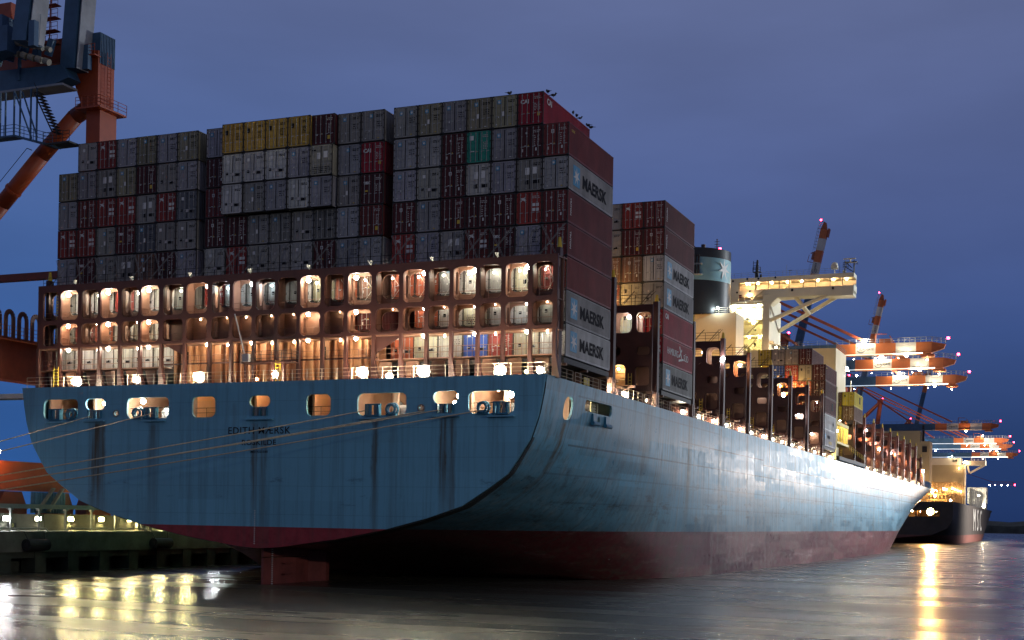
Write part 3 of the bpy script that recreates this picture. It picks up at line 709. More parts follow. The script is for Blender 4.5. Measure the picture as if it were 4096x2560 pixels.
# guard rails round the stern and along the starboard edge, floods on the transom
k = MB(); k.rail((-27.9, .15, ZD), (27.9, .15, ZD), 1.05, 36, 3, .022); k.build('guard_rail', mat('rail_paint', (.5, .4, .3), .5), ship)
y = 1.
while y < 330:
    k = MB(); k.rail((27.75, y, ZD), (27.75, y+6.4, ZD), 1.05, 4, 3, .022); k.build('guard_rail', MATS['rail_paint'], ship); y += 7.0
for x, z, r, mm in ((-22.0, 19.3, .34, L_flood), (-14.7, 19.3, .26, L_flood), (-7.5, 19.4, .38, L_flood), (-.87, 19.0, .13, lampm('orange_lamp_glow', (1, .35, .1), 120)), (1.06, 19.4, .2, L_flood), (10.1, 19.4, .38, L_flood), (12.9, 18.95, .24, L_flood), (16.2, 19.3, .42, L_flood), (23.6, 19.2, .36, L_flood), (27.3, 19.1, .24, L_flood), (26.1, 19.0, .13, L_yel)):
    t = lamp(x, .35, z, r, mm, ship, 'floodlight')
    k = MB(); k.tube((0, r*1.02, 0), (0, r*1.3, 0), r*1.5, 10); k.build('housing', M_dark, t)
for y in (16.6, 17.9, 23.6, 24.6, 31.2, 45.6, 53, 60.1, 67.1, 74.7, 81.7, 89.6, 96.3, 103.4, 110.8, 118.1, 125.2, 132.4, 140.5, 148.5, 198, 204.5, 210.7, 217.4, 225.1, 232.4, 240, 248, 256, 264, 272, 281, 290, 299, 308):
    t = lamp(27.25, y, 19.3, .18, L_flood, ship, 'deck_lamp')
    k = MB(); k.tube((0, 0, .2), (0, 0, .32), .3, 8); k.build('lamp_shade', M_dark, t)

def generic_bridge(ship):
    """lashing bridge with solid lower plate; local y = 0 at its forward post"""
    hs = []
    for i in range(10, 22):
        a, b = BAYS[i]; a += .1; b = min(b, 27.75)
        hs.append(rrect(a, b, 26.55, 28.7, .55)); 
        if i % 3 != 1: hs.append(rrect(a+.1, b-.2 if i == 21 else a+.85, 24.15, 25.05, .3))
    hs.append(rrect(25.95, 27.55, 20.9, 22.9, .35)); hs.append(rrect(22.3, 24.9, 19.9, 23.2, .5))
    br = plate('lashing_bridge', [(-27.9, 18.6), (27.85, 18.6), (27.85, 29.5), (-27.9, 29.5)], hs, .2, M_red, XZ(-1.75), ship)
    hs = [rrect(BAYS[i][0]+.35, BAYS[i][1]-.1, 26.6, 28.6, .5) for i in range(10, 22)]
    plate('forward_plate', [(-27.9, 23.2), (27.85, 23.2), (27.85, 29.4), (-27.9, 29.4)], hs, .1, M_sal, XZ(-.3), br)
    box('forward_wall', (-27.9, 27.3, -.36, -.26, 18.6, 23.15), M_sal, br)
    for i in range(14, 21):
        x = (BAYS[i][1]+BAYS[i+1][0])/2
        plate('web_frame', [(-1.6, 18.6), (-.4, 18.6), (-.4, 29.4), (-1.6, 29.4)], [rrect(-1.1, -.55, 26.8, 28.4, .25)], .07, M_sal, YZ(x), br)
    for z in (23.2, 26.3, 29.4): box('walkway', (-27.8, 27.4, -1.62, -.4, z-.06, z+.02), M_sal, br)
    k = MB(); k.box(27.5, 28.05, -.55, .15, 20.2, 30.0); k.build('end_post', M_red, br)
    k = MB(); k.box(27.4, 28.1, -.75, .35, 18.6, 18.9); k.box(27.5, 28.05, -.7, -.35, 18.9, 20.3); k.box(27.5, 28.05, .0, .3, 18.9, 20.3); k.build('post_foot', M_sal, br)
    k = MB(); k.tube((27.78, -.2, 30), (27.78, -.2, 30.75), .24, 8, 0, .12); k.build('post_tip', M_yel, br)
    k = MB(); k.rail((10, -1.7, 29.5), (27.6, -1.7, 29.5), 1.1, 10, 3); k.build('guard_rail', M_dark, br)
    k = MB(); k.rail((22.2, -1.95, 18.7), (27.4, -1.95, 18.7), 1.1, 4, 3); k.tube((22.3, -1.5, 22.3), (24.9, -1.5, 22.3), .05, 4); k.tube((22.3, -1.5, 21.6), (24.9, -1.5, 21.6), .05, 4); k.build('guard_rail', M_sal, br)
    k = MB()
    for j in range(9): k.tube((25.3, -2.0, 19+j*.35), (25.65, -2.0, 19+j*.35), .03, 4)
    k.tube((25.3, -2, 18.7), (25.3, -2, 22.2), .035, 4); k.tube((25.65, -2, 18.7), (25.65, -2, 22.2), .035, 4); k.build('ladder', M_yel, br)
    for x0 in (21.5, 24.0, 26.0):      # stowed lashing rods on top
        k = MB()
        for j in range(3): k.tube((x0+random.random()*.4, -1.4+j*.3, 29.5), (x0+1.3+random.random()*.5, -1.2+j*.3, 31.1), .025, 4)
        k.tube((x0, -1.6, 30.6), (x0+1.8, -1.6, 30.6), .03, 4); k.build('lashing_rod', M_dark, br)
    return br
GB = generic_bridge(ship)
YB = [3.5+14.74*i for i in range(1, 10)]
GB.location = (0, YB[0], 0)
bridges = [GB]
for y in YB[1:]+[174.6]:
    c = dup(GB, ship); c.location = (0, y, 0); bridges.append(c)
M_red2 = mat('warm_oxide_paint', (.16, .05, .035), .55, noise=.3, rust=.2)
# bridges ahead of the house: open frames
def open_bridge(ship):
    hs = []
    for i in range(15, 22):
        a, b = BAYS[i]; b = min(b, 27.5)
        hs.append(rrect(a+.1, b, 26.3, 28.7, .5)); hs.append(rrect(a+.15, b, 23.2, 25.6, .6)); hs.append(rrect(a+.1, b-.05, 19.6, 22.6, .45))
    br = plate('lashing_bridge', [(8, 18.6), (27.85, 18.6), (27.85, 29.4), (8, 29.4)], hs, .2, M_red2, XZ(-1.75), ship)
    box('forward_plate', (-27.9, 26.4, -.5, -.4, 18.6, 29.3), M_red, br)
    k = MB(); k.box(27.5, 28.05, -.55, .15, 18.6, 29.8); k.build('end_post', M_red2, br)
    k = MB(); k.box(27.45, 28.1, -1.9, -1.5, 18.6, 21.6); k.box(27.45, 28.1, -1.9, .3, 21.4, 21.7); k.build('post_foot', M_sal, br)
    k = MB(); k.tube((27.78, -.2, 29.8), (27.78, -.2, 30.7), .2, 8, 0, .1); k.build('post_tip', M_yel, br)
    for z in (22.9, 25.95, 29.3): box('walkway', (8, 27.4, -1.62, -.5, z-.06, z+.02), M_sal, br)
    k = MB(); k.rail((12, -1.7, 29.4), (27.6, -1.7, 29.4), 1.1, 8, 3); k.build('guard_rail', M_dark, br)
    return br
OB = open_bridge(ship)
for i in range(9):
    o = OB if i == 0 else dup(OB, ship)
    o.location = (0, 189.1+14.82*i, 0)
    if i == 8: o.location.z = -2.5
    bridges.append(o)
# lamps on bridges: (Y of post, x, dy, z, r, mat)
for yb, x, dy, z, r, mm in ((33, 25.1, -1.4, 28.3, .2, L_cool), (33, 26.3, -1.2, 28.3, .08, L_pink), (33, 23.9, -1.1, 22.8, .12, L_yel), (33, 24.4, -2.3, 27.0, .0, None),
                            (33, 21.8, -.6, 30.6, .28, L_amb), (136.2, 22.5, -.6, 30.6, .34, L_amb), (136.2, 19, -.6, 30.6, .3, L_amb),
                            (47.7, 24.1, -1.9, 27.0, .24, L_cool), (47.7, 22.5, -1.2, 22.9, .10, L_pink), (62.4, 27.95, -.9, 27.3, .26, L_cool), (62.4, 25.4, -1.2, 28.2, .12, L_pink), (77.2, 26.8, -1.3, 28.2, .22, L_warm), (77.2, 23.4, -1.2, 22.9, .10, L_pink),
                            (91.9, 26.4, -1.2, 26.2, .16, L_cool), (91.9, 22.6, -1.2, 22.9, .10, L_pink), (106.7, 26.4, -1.2, 28.3, .12, L_warm), (106.7, 24, -1.2, 22.9, .1, L_pink), (121.4, 24, -1.2, 28.3, .3, L_warm), (121.4, 26.6, -1.2, 24.9, .2, L_cool), (121.4, 23, -1.2, 22.9, .12, L_yel),
                            (136.2, 27.0, -1.2, 28.3, .08, L_white), (136.2, 26.2, -1.2, 22.7, .14, L_white), (174.6, 26.6, -1.3, 25.9, .35, L_warm), (174.6, 25, -1.3, 28.2, .3, L_warm),
                            (189.1, 28.3, -.6, 27.0, .2, L_cool), (203.9, 26, -2.1, 26.0, .3, L_warm), (218.7, 26, -2.1, 26.0, .32, L_white), (233.6, 25.5, -2.1, 25.4, .34, L_warm), (248.4, 26.3, -2.1, 25.2, .34, L_cool), (263.2, 26, -2.1, 25.6, .34, L_warm), (278, 26, -1.3, 25.6, .36, L_warm), (292.8, 26, -1.3, 25.6, .4, L_warm), (307.6, 26, -1.3, 22.5, .45, L_warm),
                            (218.7, 24, -1.2, 22.6, .2, L_warm), (233.6, 24, -1.2, 22.6, .2, L_warm), (248.4, 24, -1.2, 22.6, .22, L_warm), (263.2, 24, -1.2, 22.6, .24, L_warm), (278, 24, -1.2, 22.6, .26, L_warm), (292.8, 24, -1.2, 22.6, .3, L_warm)):
    if mm is None: continue
    b = min(bridges, key=lambda q: abs(q.location.y-yb)); lamp(x, dy, z-b.location.z, r, mm, b)

# ------------------------------------------------------------------ accommodation, funnel
def build_house(ship):
    Hs = MB(); Hs.box(-25, 25, 167, 180, 18.6, 42.2)
    house = Hs.build('deckhouse', M_cream, ship)
    k = MB(); k.box(11.4-1.4, 11.4, 167, 178.5, 42.2, 53.5); k.build('house_pillar', M_white, house)
    k = MB(); k.box(-11.4, 10.0, 172.5, 178.5, 42.2, 53.5); k.build('house_wall', M_white, house)
    for z in (45.5, 48.5, 51.9): box('house_deck', (-11, 10.0, 167.1, 172.5, z-.12, z), M_white, house)
    for z in (42.3, 45.5, 48.5):
        k = MB(); k.rail((2, 167.2, z), (9.9, 167.2, z), 1.1, 5, 3); k.build('guard_rail', M_white, house)
    k = MB()
    for a, b in (((6.2, 168, 42.3), (9.4, 168, 45.4)), ((6.2, 168, 45.5), (9.4, 168, 48.4))): k.beam(a, b, .8, .12)
    k.build('stairway', M_white, house)
    for x, z in ((7.3, 44.2), (7.3, 47.2), (5.6, 49.6)):
        k = MB(); k.ball((x, 172.3, z), .28, 8, 5, 0, (1, .3, 1)); k.build('porthole', M_glass, house)
    # wheelhouse and wings
    def front(): pass
    k = MB(); k.box(-28.3, 28.3, 167, 170.6, 56.3, 57.2); k.build('wheelhouse_roof', M_white, house)
    k = MB(); k.box(4.9, 28.3, 167, 167.2, 53.6, 54.7); k.box(28.1, 28.3, 167.2, 171, 53.6, 54.9); k.box(2.3, 4.9, 167, 167.2, 52.6, 56.3); k.build('wing_bulwark', M_white, house)
    k = MB(); k.box(2.3, 28.2, 167.2, 171, 53.3, 53.6); k.box(2.3, 28.2, 170.6, 170.9, 53.6, 56.4); k.build('wing_deck', M_white, house)
    # tapered underside box of the wing
    k = MB(); k.add([(11.4,167,53.6),(28.2,167,53.6),(28.2,167,52.7),(24,167,52.7),(21.6,167,53.0),(13,167,52.9),(11.4,167,51.6),
                     (11.4,171,53.6),(28.2,171,53.6),(28.2,171,52.7),(24,171,52.7),(21.6,171,53.0),(13,171,52.9),(11.4,171,51.6)],
                    [(0,1,2,3,4,5,6)[::-1],(7,8,9,10,11,12,13)]+[(i,(i+1)%7,7+(i+1)%7,7+i) for i in range(7)]); k.build('wing_box', M_white, house)
    k = MB(); k.tube((11.4, 167.4, 48.3), (24.5, 167.6, 53.6), .42, 10); k.build('wing_strut', M_white, house)
    k = MB(); k.tube((11.4, 176.5, 47.3), (24.5, 170.8, 53.2), .42, 10); k.build('wing_strut', M_white, house)
    k = MB(); k.tube((16.3, 168.5, 53.2), (18.7, 171.5, 49.9), .45, 10); k.build('wing_strut', M_white, house)
    k = MB(); k.tube((15.8, 170.4, 57.2), (12.4, 169, 53.6), .18, 6); k.tube((10.2, 166.8, 54.7), (7.4, 166.8, 52.3), .2, 6); k.tube((2.6, 166.9, 53.2), (3.9, 166.9, 52), .18, 6); k.build('stay', M_white, house)
    k = MB(); k.add([(11.4,178.5,44.5),(11.4,167.3,44.3),(13.5,172,43.2),(13.2,176,42.9)], [(0,1,2,3)]); k.box(11.4, 12.3, 167.6, 175, 43.6, 44.1); k.build('side_platform', M_white, house)
    # windows with mullions
    xs = [5.0, 8.4, 11.1, 13.3, 15.3, 18.2, 20.7, 23.6, 26.1, 28.1]
    for a, b in zip(xs, xs[1:]):
        w = MB(); w.box(a-.06, a+.06, 167.02, 167.18, 54.7, 56.3); f = w.build('window_frame', M_dark, house)
    k = MB(); k.box(5, 28.1, 167.08, 167.12, 54.7, 56.3)
    # ceiling lamps under the wing roof and in the recess
    for x in (6.4, 7.0, 8.7, 11.6, 14.8, 17.8, 21.0, 24.1, 26.7):
        lamp(x, 167.9, 56.1, .15, L_warm, house)
    for x, y, z, r, mm in ((6, 168.5, 51.3, .38, L_white), (8.8, 168.5, 51.3, .34, L_white), (3.6, 168.6, 51.2, .34, L_white), (7.8, 168.2, 48.1, .3, L_yw), (9.2, 168.2, 45.1, .26, L_yw), (7, 168.3, 45.1, .2, L_yw), (7.2, 166.7, 53.5, .16, L_warm), (5.4, 167.2, 42.9, .2, L_yw), (13, 166.5, 42.6, .18, L_warm)):
        lamp(x, y, z, r, mm, house)
    for x, z in ((3.7, 56.7), (6.7, 57.0), (9.0, 56.95), (12.5, 57.0), (4.6, 54.3), (7.3, 54.4)):
        k = MB(); k.tube((x, 166.9, z-.0), (x, 167.0, z), .22, 10); k.build('porthole', M_glass, house)
    k = MB(); k.box(5, 5.6, 166.9, 167, 53.1, 53.8); k.build('hatch', mat('dark_red_box', (.12, .02, .02), .5), house)
    for x in (15.8, 24.0): k = MB(); k.box(x, x+.4, 166.75, 167, 54.0, 54.5); k.build('searchlight', M_dark, house)
    k = MB(); k.rail((2.5, 166.4, 52.2), (10.2, 166.4, 52.2), 1.1, 6, 3); k.box(2.4, 10.2, 166.2, 167, 52.1, 52.2); k.build('guard_rail', M_white, house)
    k = MB(); k.rail((2.5, 167.2, 57.2), (28.2, 167.2, 57.2), 1.1, 18, 3, .02); k.build('guard_rail', M_gal, house)
    k = MB(); k.rail((12, 167.2, 42.2), (25, 167.2, 42.2), 1.1, 8, 3, .03); k.rail((25, 167.2, 42.2), (25, 180, 42.2), 1.1, 6, 3, .03); k.build('guard_rail', M_gal, house)
    # masts and aerials
    k = MB(); k.tube((8.2, 169, 57.2), (8.3, 169, 61.2), .45, 8, 0, .2); k.box(7.5, 9.1, 168.4, 169.6, 58.6, 58.7)
    k.rail((7.5, 168.4, 58.7), (9.1, 168.4, 58.7), .9, 2, 2, .05); k.tube((7.5, 168.8, 58.7), (7.5, 168.8, 61), .05, 4)
    for z in (59.4, 60, 60.6): k.tube((7.4, 168.8, z), (8.6, 168.8, z), .06, 4)
    k.box(8.9, 9.3, 168.6, 169, 57.2, 58.1); k.build('signal_mast', M_dark, house)
    k = MB(); k.tube((26.2, 169, 57.2), (26.2, 169, 60), .12, 6); k.tube((28, 169, 57.2), (28, 169, 60), .14, 6); k.box(26.1, 28.6, 168.4, 169.6, 59.6, 59.7); k.rail((25.9, 168.5, 58.4), (26.9, 168.5, 58.4), 1.2, 3, 3, .04)
    k.beam((26.2, 169, 58.8), (28, 169, 57.6), .15); k.beam((26.2, 169, 59.8), (27.6, 169, 58.5), .15); k.box(27.9, 28.8, 168.9, 169.1, 59.2, 59.3); k.build('radar_mast', M_dark, house)
    k = MB(); k.box(25.9, 28.3, 168.7, 169.0, 60.25, 60.45); k.tube((27.2, 168.9, 59.7), (27.2, 168.9, 60.3), .15, 6); k.build('radar_scanner', M_white, house)
    k = MB(); k.ball((24.1, 169, 59.2), .68, 12, 8); k.box(23.45, 24.75, 168.4, 169.6, 58.5, 59.1); k.tube((24.1, 169, 57.2), (24.1, 169, 58.5), .1, 6); k.build('satellite_dome', M_white, house)
    k = MB(); k.ball((26, 169.2, 57.9), .35, 8, 5); k.tube((26, 169.2, 57.2), (26, 169.2, 57.7), .2, 6); k.build('satellite_dome', M_white, house)
    k = MB(); 
    for x, h in ((14.5, 2.6), (15.2, 1.4), (16.7, 1), (17.3, .8), (25.2, 2.4)): k.tube((x, 168.4, 57.2), (x, 168.4, 57.2+h), .03, 4)
    k.tube((14.9, 168.4, 58.6), (15.6, 168.4, 58.6), .05, 4); k.build('aerial', M_gal, house)
    # engine casing and funnel
    k = MB(); k.box(-14, 9.75, 145, 151.4, 18.6, 46.6); cas = k.build('engine_casing', M_cream, ship)
    k = MB(); k.rail((-4, 145.1, 46.6), (9.7, 145.1, 46.6), 1.1, 8, 3); k.rail((9.7, 145.1, 46.6), (9.7, 151.3, 46.6), 1.1, 3, 3); k.build('guard_rail', M_white, cas)
    fun = MB(); n = 28; cx, cyy, rx, ry = 1.2, 149.2, 6.2, 5.4
    def fring(z, s=1.): return [(cx+rx*s*math.cos(2*math.pi*i/n), cyy+ry*s*math.sin(2*math.pi*i/n), z) for i in range(n)]
    zs = [46.6, 53.2, 54.0, 57.6, 59.4]; cols = [0, 1, 1, 0]
    vs = [];
    for z in zs: vs += fring(z)
    vs = [(x, y, z-(.35*(x-cx)/rx if 0 < i//n < 5 else 0)) for i, (x, y, z) in enumerate(vs)]
    for j in range(4):
        fun.add(vs[j*n:(j+2)*n], [(i, (i+1) % n, n+(i+1) % n, n+i) for i in range(n)], cols[j])
    fun.add(vs[-n:], [tuple(range(n))], 0)
    F_ = fun.build('funnel', [mat('funnel_black', (.02, .022, .022), .4, noise=.2), mat('funnel_blue', (.22, .42, .47), .5, noise=.2, nscale=.3)], ship, True)
    for z0 in (54.3, 56.3):
        k = MB()
        for i in range(9): k.box(-2.6+i*.62, -2.6+i*.62+.36, 143.5, 144.2+.03*i, z0, z0+1.6)
        k.build('louvre', M_dark, F_)
        box('louvre_frame', (-2.8, 3.2, 143.7, 144.4, z0-.3, z0-.02), mat('louvre_white', (.4, .45, .45), .5), F_)
    k = MB()
    for x, y, h in ((.5, 147, .9), (2.3, 148, 1.3), (-1, 148, 1.0), (3.6, 149.5, .8)): k.tube((x, y, 59.2), (x, y, 59.3+h), .45, 10)
    k.build('exhaust_pipe', M_dark, F_)
    k = MB(); k.tube((5.0, 148, 59), (5.0, 148, 61.4), .1, 6)
    for z in (60, 60.5, 61): k.tube((4.5, 148, z), (5.5, 148, z), .05, 4)
    k.ball((5, 148, 61.4), .15); k.build('mast', M_dark, F_)
    lamp(5.9, 146.8, 59.3, .28, L_red, F_)
    star(1.7, 7, .33).build('star', M_wl, F_, loc=(6.75, 146.9, 55.3)).rotation_euler = (0, 0, math.radians(66))
    lamp(6.3, 144.3, 47.6, .2, L_cool, F_)
    for x in (-8, 0, 7.5): lamp(x, 134.4, 31.2, .55, L_amb, ship, 'deck_lamp')
    lamp(14.5, 147, 36, .4, L_amb, ship, 'deck_lamp')
def star(R, n, f, z=0):
    k = MB(); pts = []
    for i in range(2*n):
        a = math.pi/2+math.pi*i/n; r = R if i % 2 == 0 else R*f; pts.append((r*math.cos(a), r*math.sin(a)*1.25))
    k.poly(pts, 1, -.05, .05); return k
L_yw = lampm('golden_lamp_glow', (1, .80, .32), 300)
build_house(ship)
# yellow-lit platform with lifeboat gear below the yellow containers
k = MB(); k.box(23.5, 28.2, 150.5, 165, 22.0, 22.4); k.box(23.5, 23.8, 150.5, 165, 18.7, 29); 
for y in (151, 154.5, 158, 161.5, 164.6): k.box(27.6, 28.0, y, y+.35, 22.4, 26.2)
k.box(27.5, 28.1, 150.5, 165, 25.6, 26.2); k.box(27.3, 28.1, 149.9, 150.5, 18.7, 32.6); k.box(24.5, 28.1, 149.9, 150.5, 32.2, 32.6)
k.build('boat_platform', mat('yellow_cream_paint', (.62, .50, .16), .5), ship)
k = MB(); k.rail((28.1, 150.5, 22.4), (28.1, 188, 20.2), 1.0, 14, 3); k.build('guard_rail', M_yel, ship)
box('gangway', (27.7, 28.6, 151, 186, 18.9, 19.6), M_dark, ship)
for y in (152, 156, 160, 163): lamp(26.2, y, 25.2, .24, L_yw, ship, 'deck_lamp')
k = MB(); k.box(16, 24.5, 340, 341, 18.6, 25); k.box(20.5, 25, 343, 347, 20, 24.5); k.build('forecastle_house', M_sal, ship)
lamp(24.9, 341.5, 24.5, .5, L_warm, ship, 'deck_lamp')

k = MB(); k.tube((22.9, 190, 18.6), (22.9, 190, 40), .14, 6); k.tube((24.6, 190, 18.6), (24.6, 190, 38), .12, 6); k.box(22.5, 24.2, 189.8, 190, 40, 40.3); k.build('lamp_mast', M_white, ship)
lamp(23.7, 189.6, 40.6, .36, L_flood, ship, 'deck_lamp'); lamp(25.8, 189.6, 39.0, .2, L_cool, ship, 'deck_lamp')
# ------------------------------------------------------------------ containers
M_box = mat('container_paint', objcol=True, spec=.3, rough=.55, noise=.38, nscale=.55, rust=.24, rustcol=(.055, .035, .022), bump=.12, stretch=.45)
M_gask = mat('rubber_gasket', (.02, .02, .022), .7, noise=.1)
M_rod = mat('galvanised_rod', (.28, .28, .28), .5, noise=.2)
M_tagw = mat('white_sticker', (.62, .60, .58), .6, noise=.12, nscale=2)
M_tagb = mat('blue_sticker', (.05, .25, .42), .5, noise=.1)
M_tagy = mat('yellow_sticker', (.55, .36, .03), .5, noise=.1)
M_tagd = mat('dark_print', (.012, .012, .016), .7, noise=.1, spec=.1)
M_tagg = mat('pale_print', (.45, .40, .38), .6, noise=.1)
MK = [M_tagw, M_tagb, M_tagy, M_tagd, M_tagg]
WID, HGT, LEN = 2.41, 2.84, 12.19
def container_body():
    k = MB(); w = WID/2; h = HGT
    for sx in (-1, 1):
        a = sx*w
        for y0, y1 in ((0, .16), (LEN-.16, LEN)): k.box(min(a, a-sx*.14), max(a, a-sx*.14), y0, y1, 0, h)
        k.box(min(a, a-sx*.1), max(a, a-sx*.1), .16, LEN-.16, 0, .17); k.box(min(a, a-sx*.08), max(a, a-sx*.08), .16, LEN-.16, h-.1, h)
        n = 42; y = .16; d = (LEN-.32)/n; prof = []
        for i in range(n):
            for t, x in ((0, .075), (.3, .075), (.45, .0), (.85, .0)): prof.append((y+(i+t)*d, sx*(w-.012-x)))
        prof.append((LEN-.16, sx*(w-.087)))
        vs = []
        for yy, xx in prof: vs += [(xx, yy, .17), (xx, yy, h-.1)]
        k.add(vs, [(2*i, 2*i+1, 2*i+3, 2*i+2) if sx < 0 else (2*i+2, 2*i+3, 2*i+1, 2*i) for i in range(len(prof)-1)])
    k.box(-w+.08, w-.08, .1, LEN-.1, h-.07, h-.03); k.box(-w+.1, w-.1, .1, LEN-.1, .1, .16)
    k.box(-w+.14, w-.14, 0, .12, h-.13, h); k.box(-w+.14, w-.14, 0, .12, 0, .15)
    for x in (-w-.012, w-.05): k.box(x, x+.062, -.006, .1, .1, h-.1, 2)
    k.box(-w, w, -.005, .1, h-.045, h+.004, 2); k.box(-w, w, -.005, .1, -.004, .04, 2)  # dark edges painted as the shaded gaps between containers
    k.box(-w+.14, w-.14, LEN-.1, LEN, 0, h)
    for x in (-w, w-.18):
        for z in (-.01, h-.11):
            for y in (-.015, LEN-.16): k.box(x-.004, x+.184, y, y+.18, z, z+.12, 1)
    return k.mesh('container_body', [M_box, M_gask, mat('gap_shade_frame', (.035, .030, .026), .8, noise=.3)])
def door_mesh(s):
    """s=-1 port leaf, +1 starboard leaf"""
    k = MB(); x0, x1 = (-1.07, -.015) if s < 0 else (.015, 1.07)
    k.box(x0, x1, .05, .09, .16, HGT-.14)
    for j in range(5):
        z = .25+j*.52; k.box(x0+.05, x1-.05, .03, .05, z, z+.40)
    for xx in (x0, x1-.025): k.box(xx, xx+.025, .035, .05, .16, HGT-.14, 1)
    for f in (.25, .72):
        x = x0+(x1-x0)*f; k.tube((x, .005, .1), (x, .005, HGT-.08), .026, 5, 2)
        for z in (.2, .95, 1.9, HGT-.25): k.box(x-.06, x+.06, -.01, .05, z, z+.06, 2)
        k.box(x-.02, x+.26, -.02, .01, .98, 1.03, 2)
    for z in (.4, 1.1, 1.8, 2.4):
        xx = x0 if s < 0 else x1; k.box(min(xx, xx+s*.08), max(xx, xx+s*.08), .0, .05, z, z+.12, 1)
    return k.mesh('container_door', [M_box, M_gask, M_rod])
BODY = container_body(); DOORS = (door_mesh(-1), door_mesh(1))
def starm(x, z, R, k, mi, y=-.012):
    pts = []
    for i in range(14):
        a = math.pi/2+math.pi*i/7; r = R if i % 2 == 0 else R*.38; pts.append((x+r*math.cos(a), z+r*math.sin(a)))
    k.add([(p[0], y, p[1]) for p in pts]+[(x, y, z)], [(i, (i+1) % 14, 14) for i in range(14)], mi)
def lines(k, x0, x1, z, n, mi, dz=.13, seed=0):
    r = random.Random(seed)
    for i in range(n):
        a = x0
        while a < x1-.05:
            b = min(x1, a+.05+r.random()*.16); k.box(a, b, .01, .018, z-i*dz, z-i*dz+.07, mi); a = b+.04+r.random()*.05
def marks(kind, seed):
    r = random.Random(seed); k = MB()
    Tg = lambda x, z, w, h, mi: k.box(x, x+w, .0, .015, z, z+h, mi)
    if kind in ('star', 'startag', 'star2'):
        x = -.75+r.random()*.5; z = 2.0+r.random()*.15
        for xx in ((x,) if kind != 'star2' else (-.6, .45)):
            Tg(xx, z-.0, .34, .36, 1); starm(xx+.17, z+.18, .17, k, 0)
        lines(k, .35, 1.0, 2.35, 2, 3, .14, seed); lines(k, .4, .95, 1.7, 3, 3, .18, seed+1)
        Tg(-.85, .25, .14, .09, 0); Tg(.5, .22, .16, .07, 2 if r.random() < .6 else 0)
        Tg(-.7+r.random()*.3, .9, .1, .14, 0)
        if kind == 'startag': Tg(-.25, 1.0, .2, .42, 0)
    elif kind == 'twosq':
        Tg(-.42, 1.45, .40, .62, 0); Tg(.28, 1.5, .40, .6, 0); lines(k, .35, 1.0, 2.4, 2, 3, .14, seed)
        Tg(-.4, .6, .3, .4, 3); Tg(.35, .65, .55, .3, 3)
    elif kind == 'onesq':
        Tg(-.8+r.random()*.2, 1.95, .28, .3, 0); lines(k, .35, 1.0, 2.3, 2, 3, .14, seed); Tg(-.1, .75, .3, .28, 4); Tg(.3, .7, .55, .25, 3); Tg(-.75, .85, .25, .25, 3)
    elif kind == 'plain':
        lines(k, .35, 1.0, 2.3, 2, 3, .14, seed); Tg(.3, .8, .55, .25, 3); Tg(-.75, .9, .25, .3, 3); Tg(-.6, 1.8, .16, .2, 4)
    elif kind == 'flag':       # red box with a pennant, four white squares
        k.add([(-.85, 0, 2.3), (-.25, 0, 2.1), (-.45, 0, 2.35), (-.35, 0, 2.0)], [(0, 2, 1), (0, 1, 3)], 0)
        k.add([(-.8, 0, 2.05), (-.75, 0, 2.0), (-.3, 0, 2.42), (-.35, 0, 2.45)], [(0, 1, 2, 3)], 0)
        lines(k, .3, 1.0, 2.4, 2, 4, .14, seed)
        for x in (.33, .67):
            for z in (1.55, 1.12): Tg(x, z, .27, .27, 0)
        Tg(.65, .3, .18, .06, 0)
    elif kind in ('tex', 'cai'):
        me = text_mesh('tex' if kind == 'tex' else 'CAI', .5, [M_tagw], Matrix.Translation((-.55, .0, 2.05)) @ XZ(0), .005, .015)
        join_mesh(k, me, 0); lines(k, .35, 1.0, 2.4, 2, 4, .14, seed); lines(k, .35, .6, 1.8, 5, 4, .14, seed+2); lines(k, .68, .9, 1.8, 6, 4, .12, seed+3)
        Tg(-.75, 1.2, .3, .14, 2) if kind == 'tex' else (Tg(.65, .75, .24, .32, 2), k.add([(-.35, 0, 1.05), (-.2, 0, 1.05), (-.27, 0, 1.2)], [(0, 1, 2)], 2))
    elif kind == 'num':
        lines(k, .3, .95, 2.35, 2, 4, .14, seed); lines(k, .38, .55, 1.9, 6, 4, .17, seed+2); lines(k, .68, .85, 1.9, 7, 4, .14, seed+3)
        k.add([(-.25, 0, 1.02), (-.1, 0, 1.02), (-.17, 0, 1.17)], [(0, 1, 2)], 2); Tg(-.78, .55, .12, .26, 4); Tg(.5, .6, .13, .26, 0); Tg(-.55, 1.05, .18, .05, 0)
        if seed % 2: Tg(-.45, 2.0, .27, .3, 0); Tg(-.4, 2.08, .17, .12, 3)
        else: starm(-.35, 2.2, .15, k, 0, .0)
    elif kind == 'numy':
        lines(k, .3, .95, 2.4, 2, 4, .14, seed); lines(k, .5, .75, 1.9, 7, 4, .14, seed); k.add([(-.3, 0, .95), (-.14, 0, .95), (-.22, 0, 1.12)], [(0, 1, 2)], 2); Tg(.45, .5, .28, .34, 2); Tg(-.75, .9, .12, .1, 0)
    elif kind == 'msc':
        me = text_mesh('m', .42, [M_tagd], Matrix.Translation((-.7, .0, 2.12)) @ XZ(0), .005, .03); join_mesh(k, me, 3)
        me = text_mesh('sc', .3, [M_tagd], Matrix.Translation((-.7, .0, 1.9)) @ XZ(0), .005, .03); join_mesh(k, me, 3)
        lines(k, .4, .9, 2.35, 2, 3, .14, seed); lines(k, .4, .85, 1.8, 5, 3, .14, seed); Tg(.45, .3, .4, .12, 2); Tg(-.35, 2.05, .1, .12, 0)
    elif kind == 'teal':
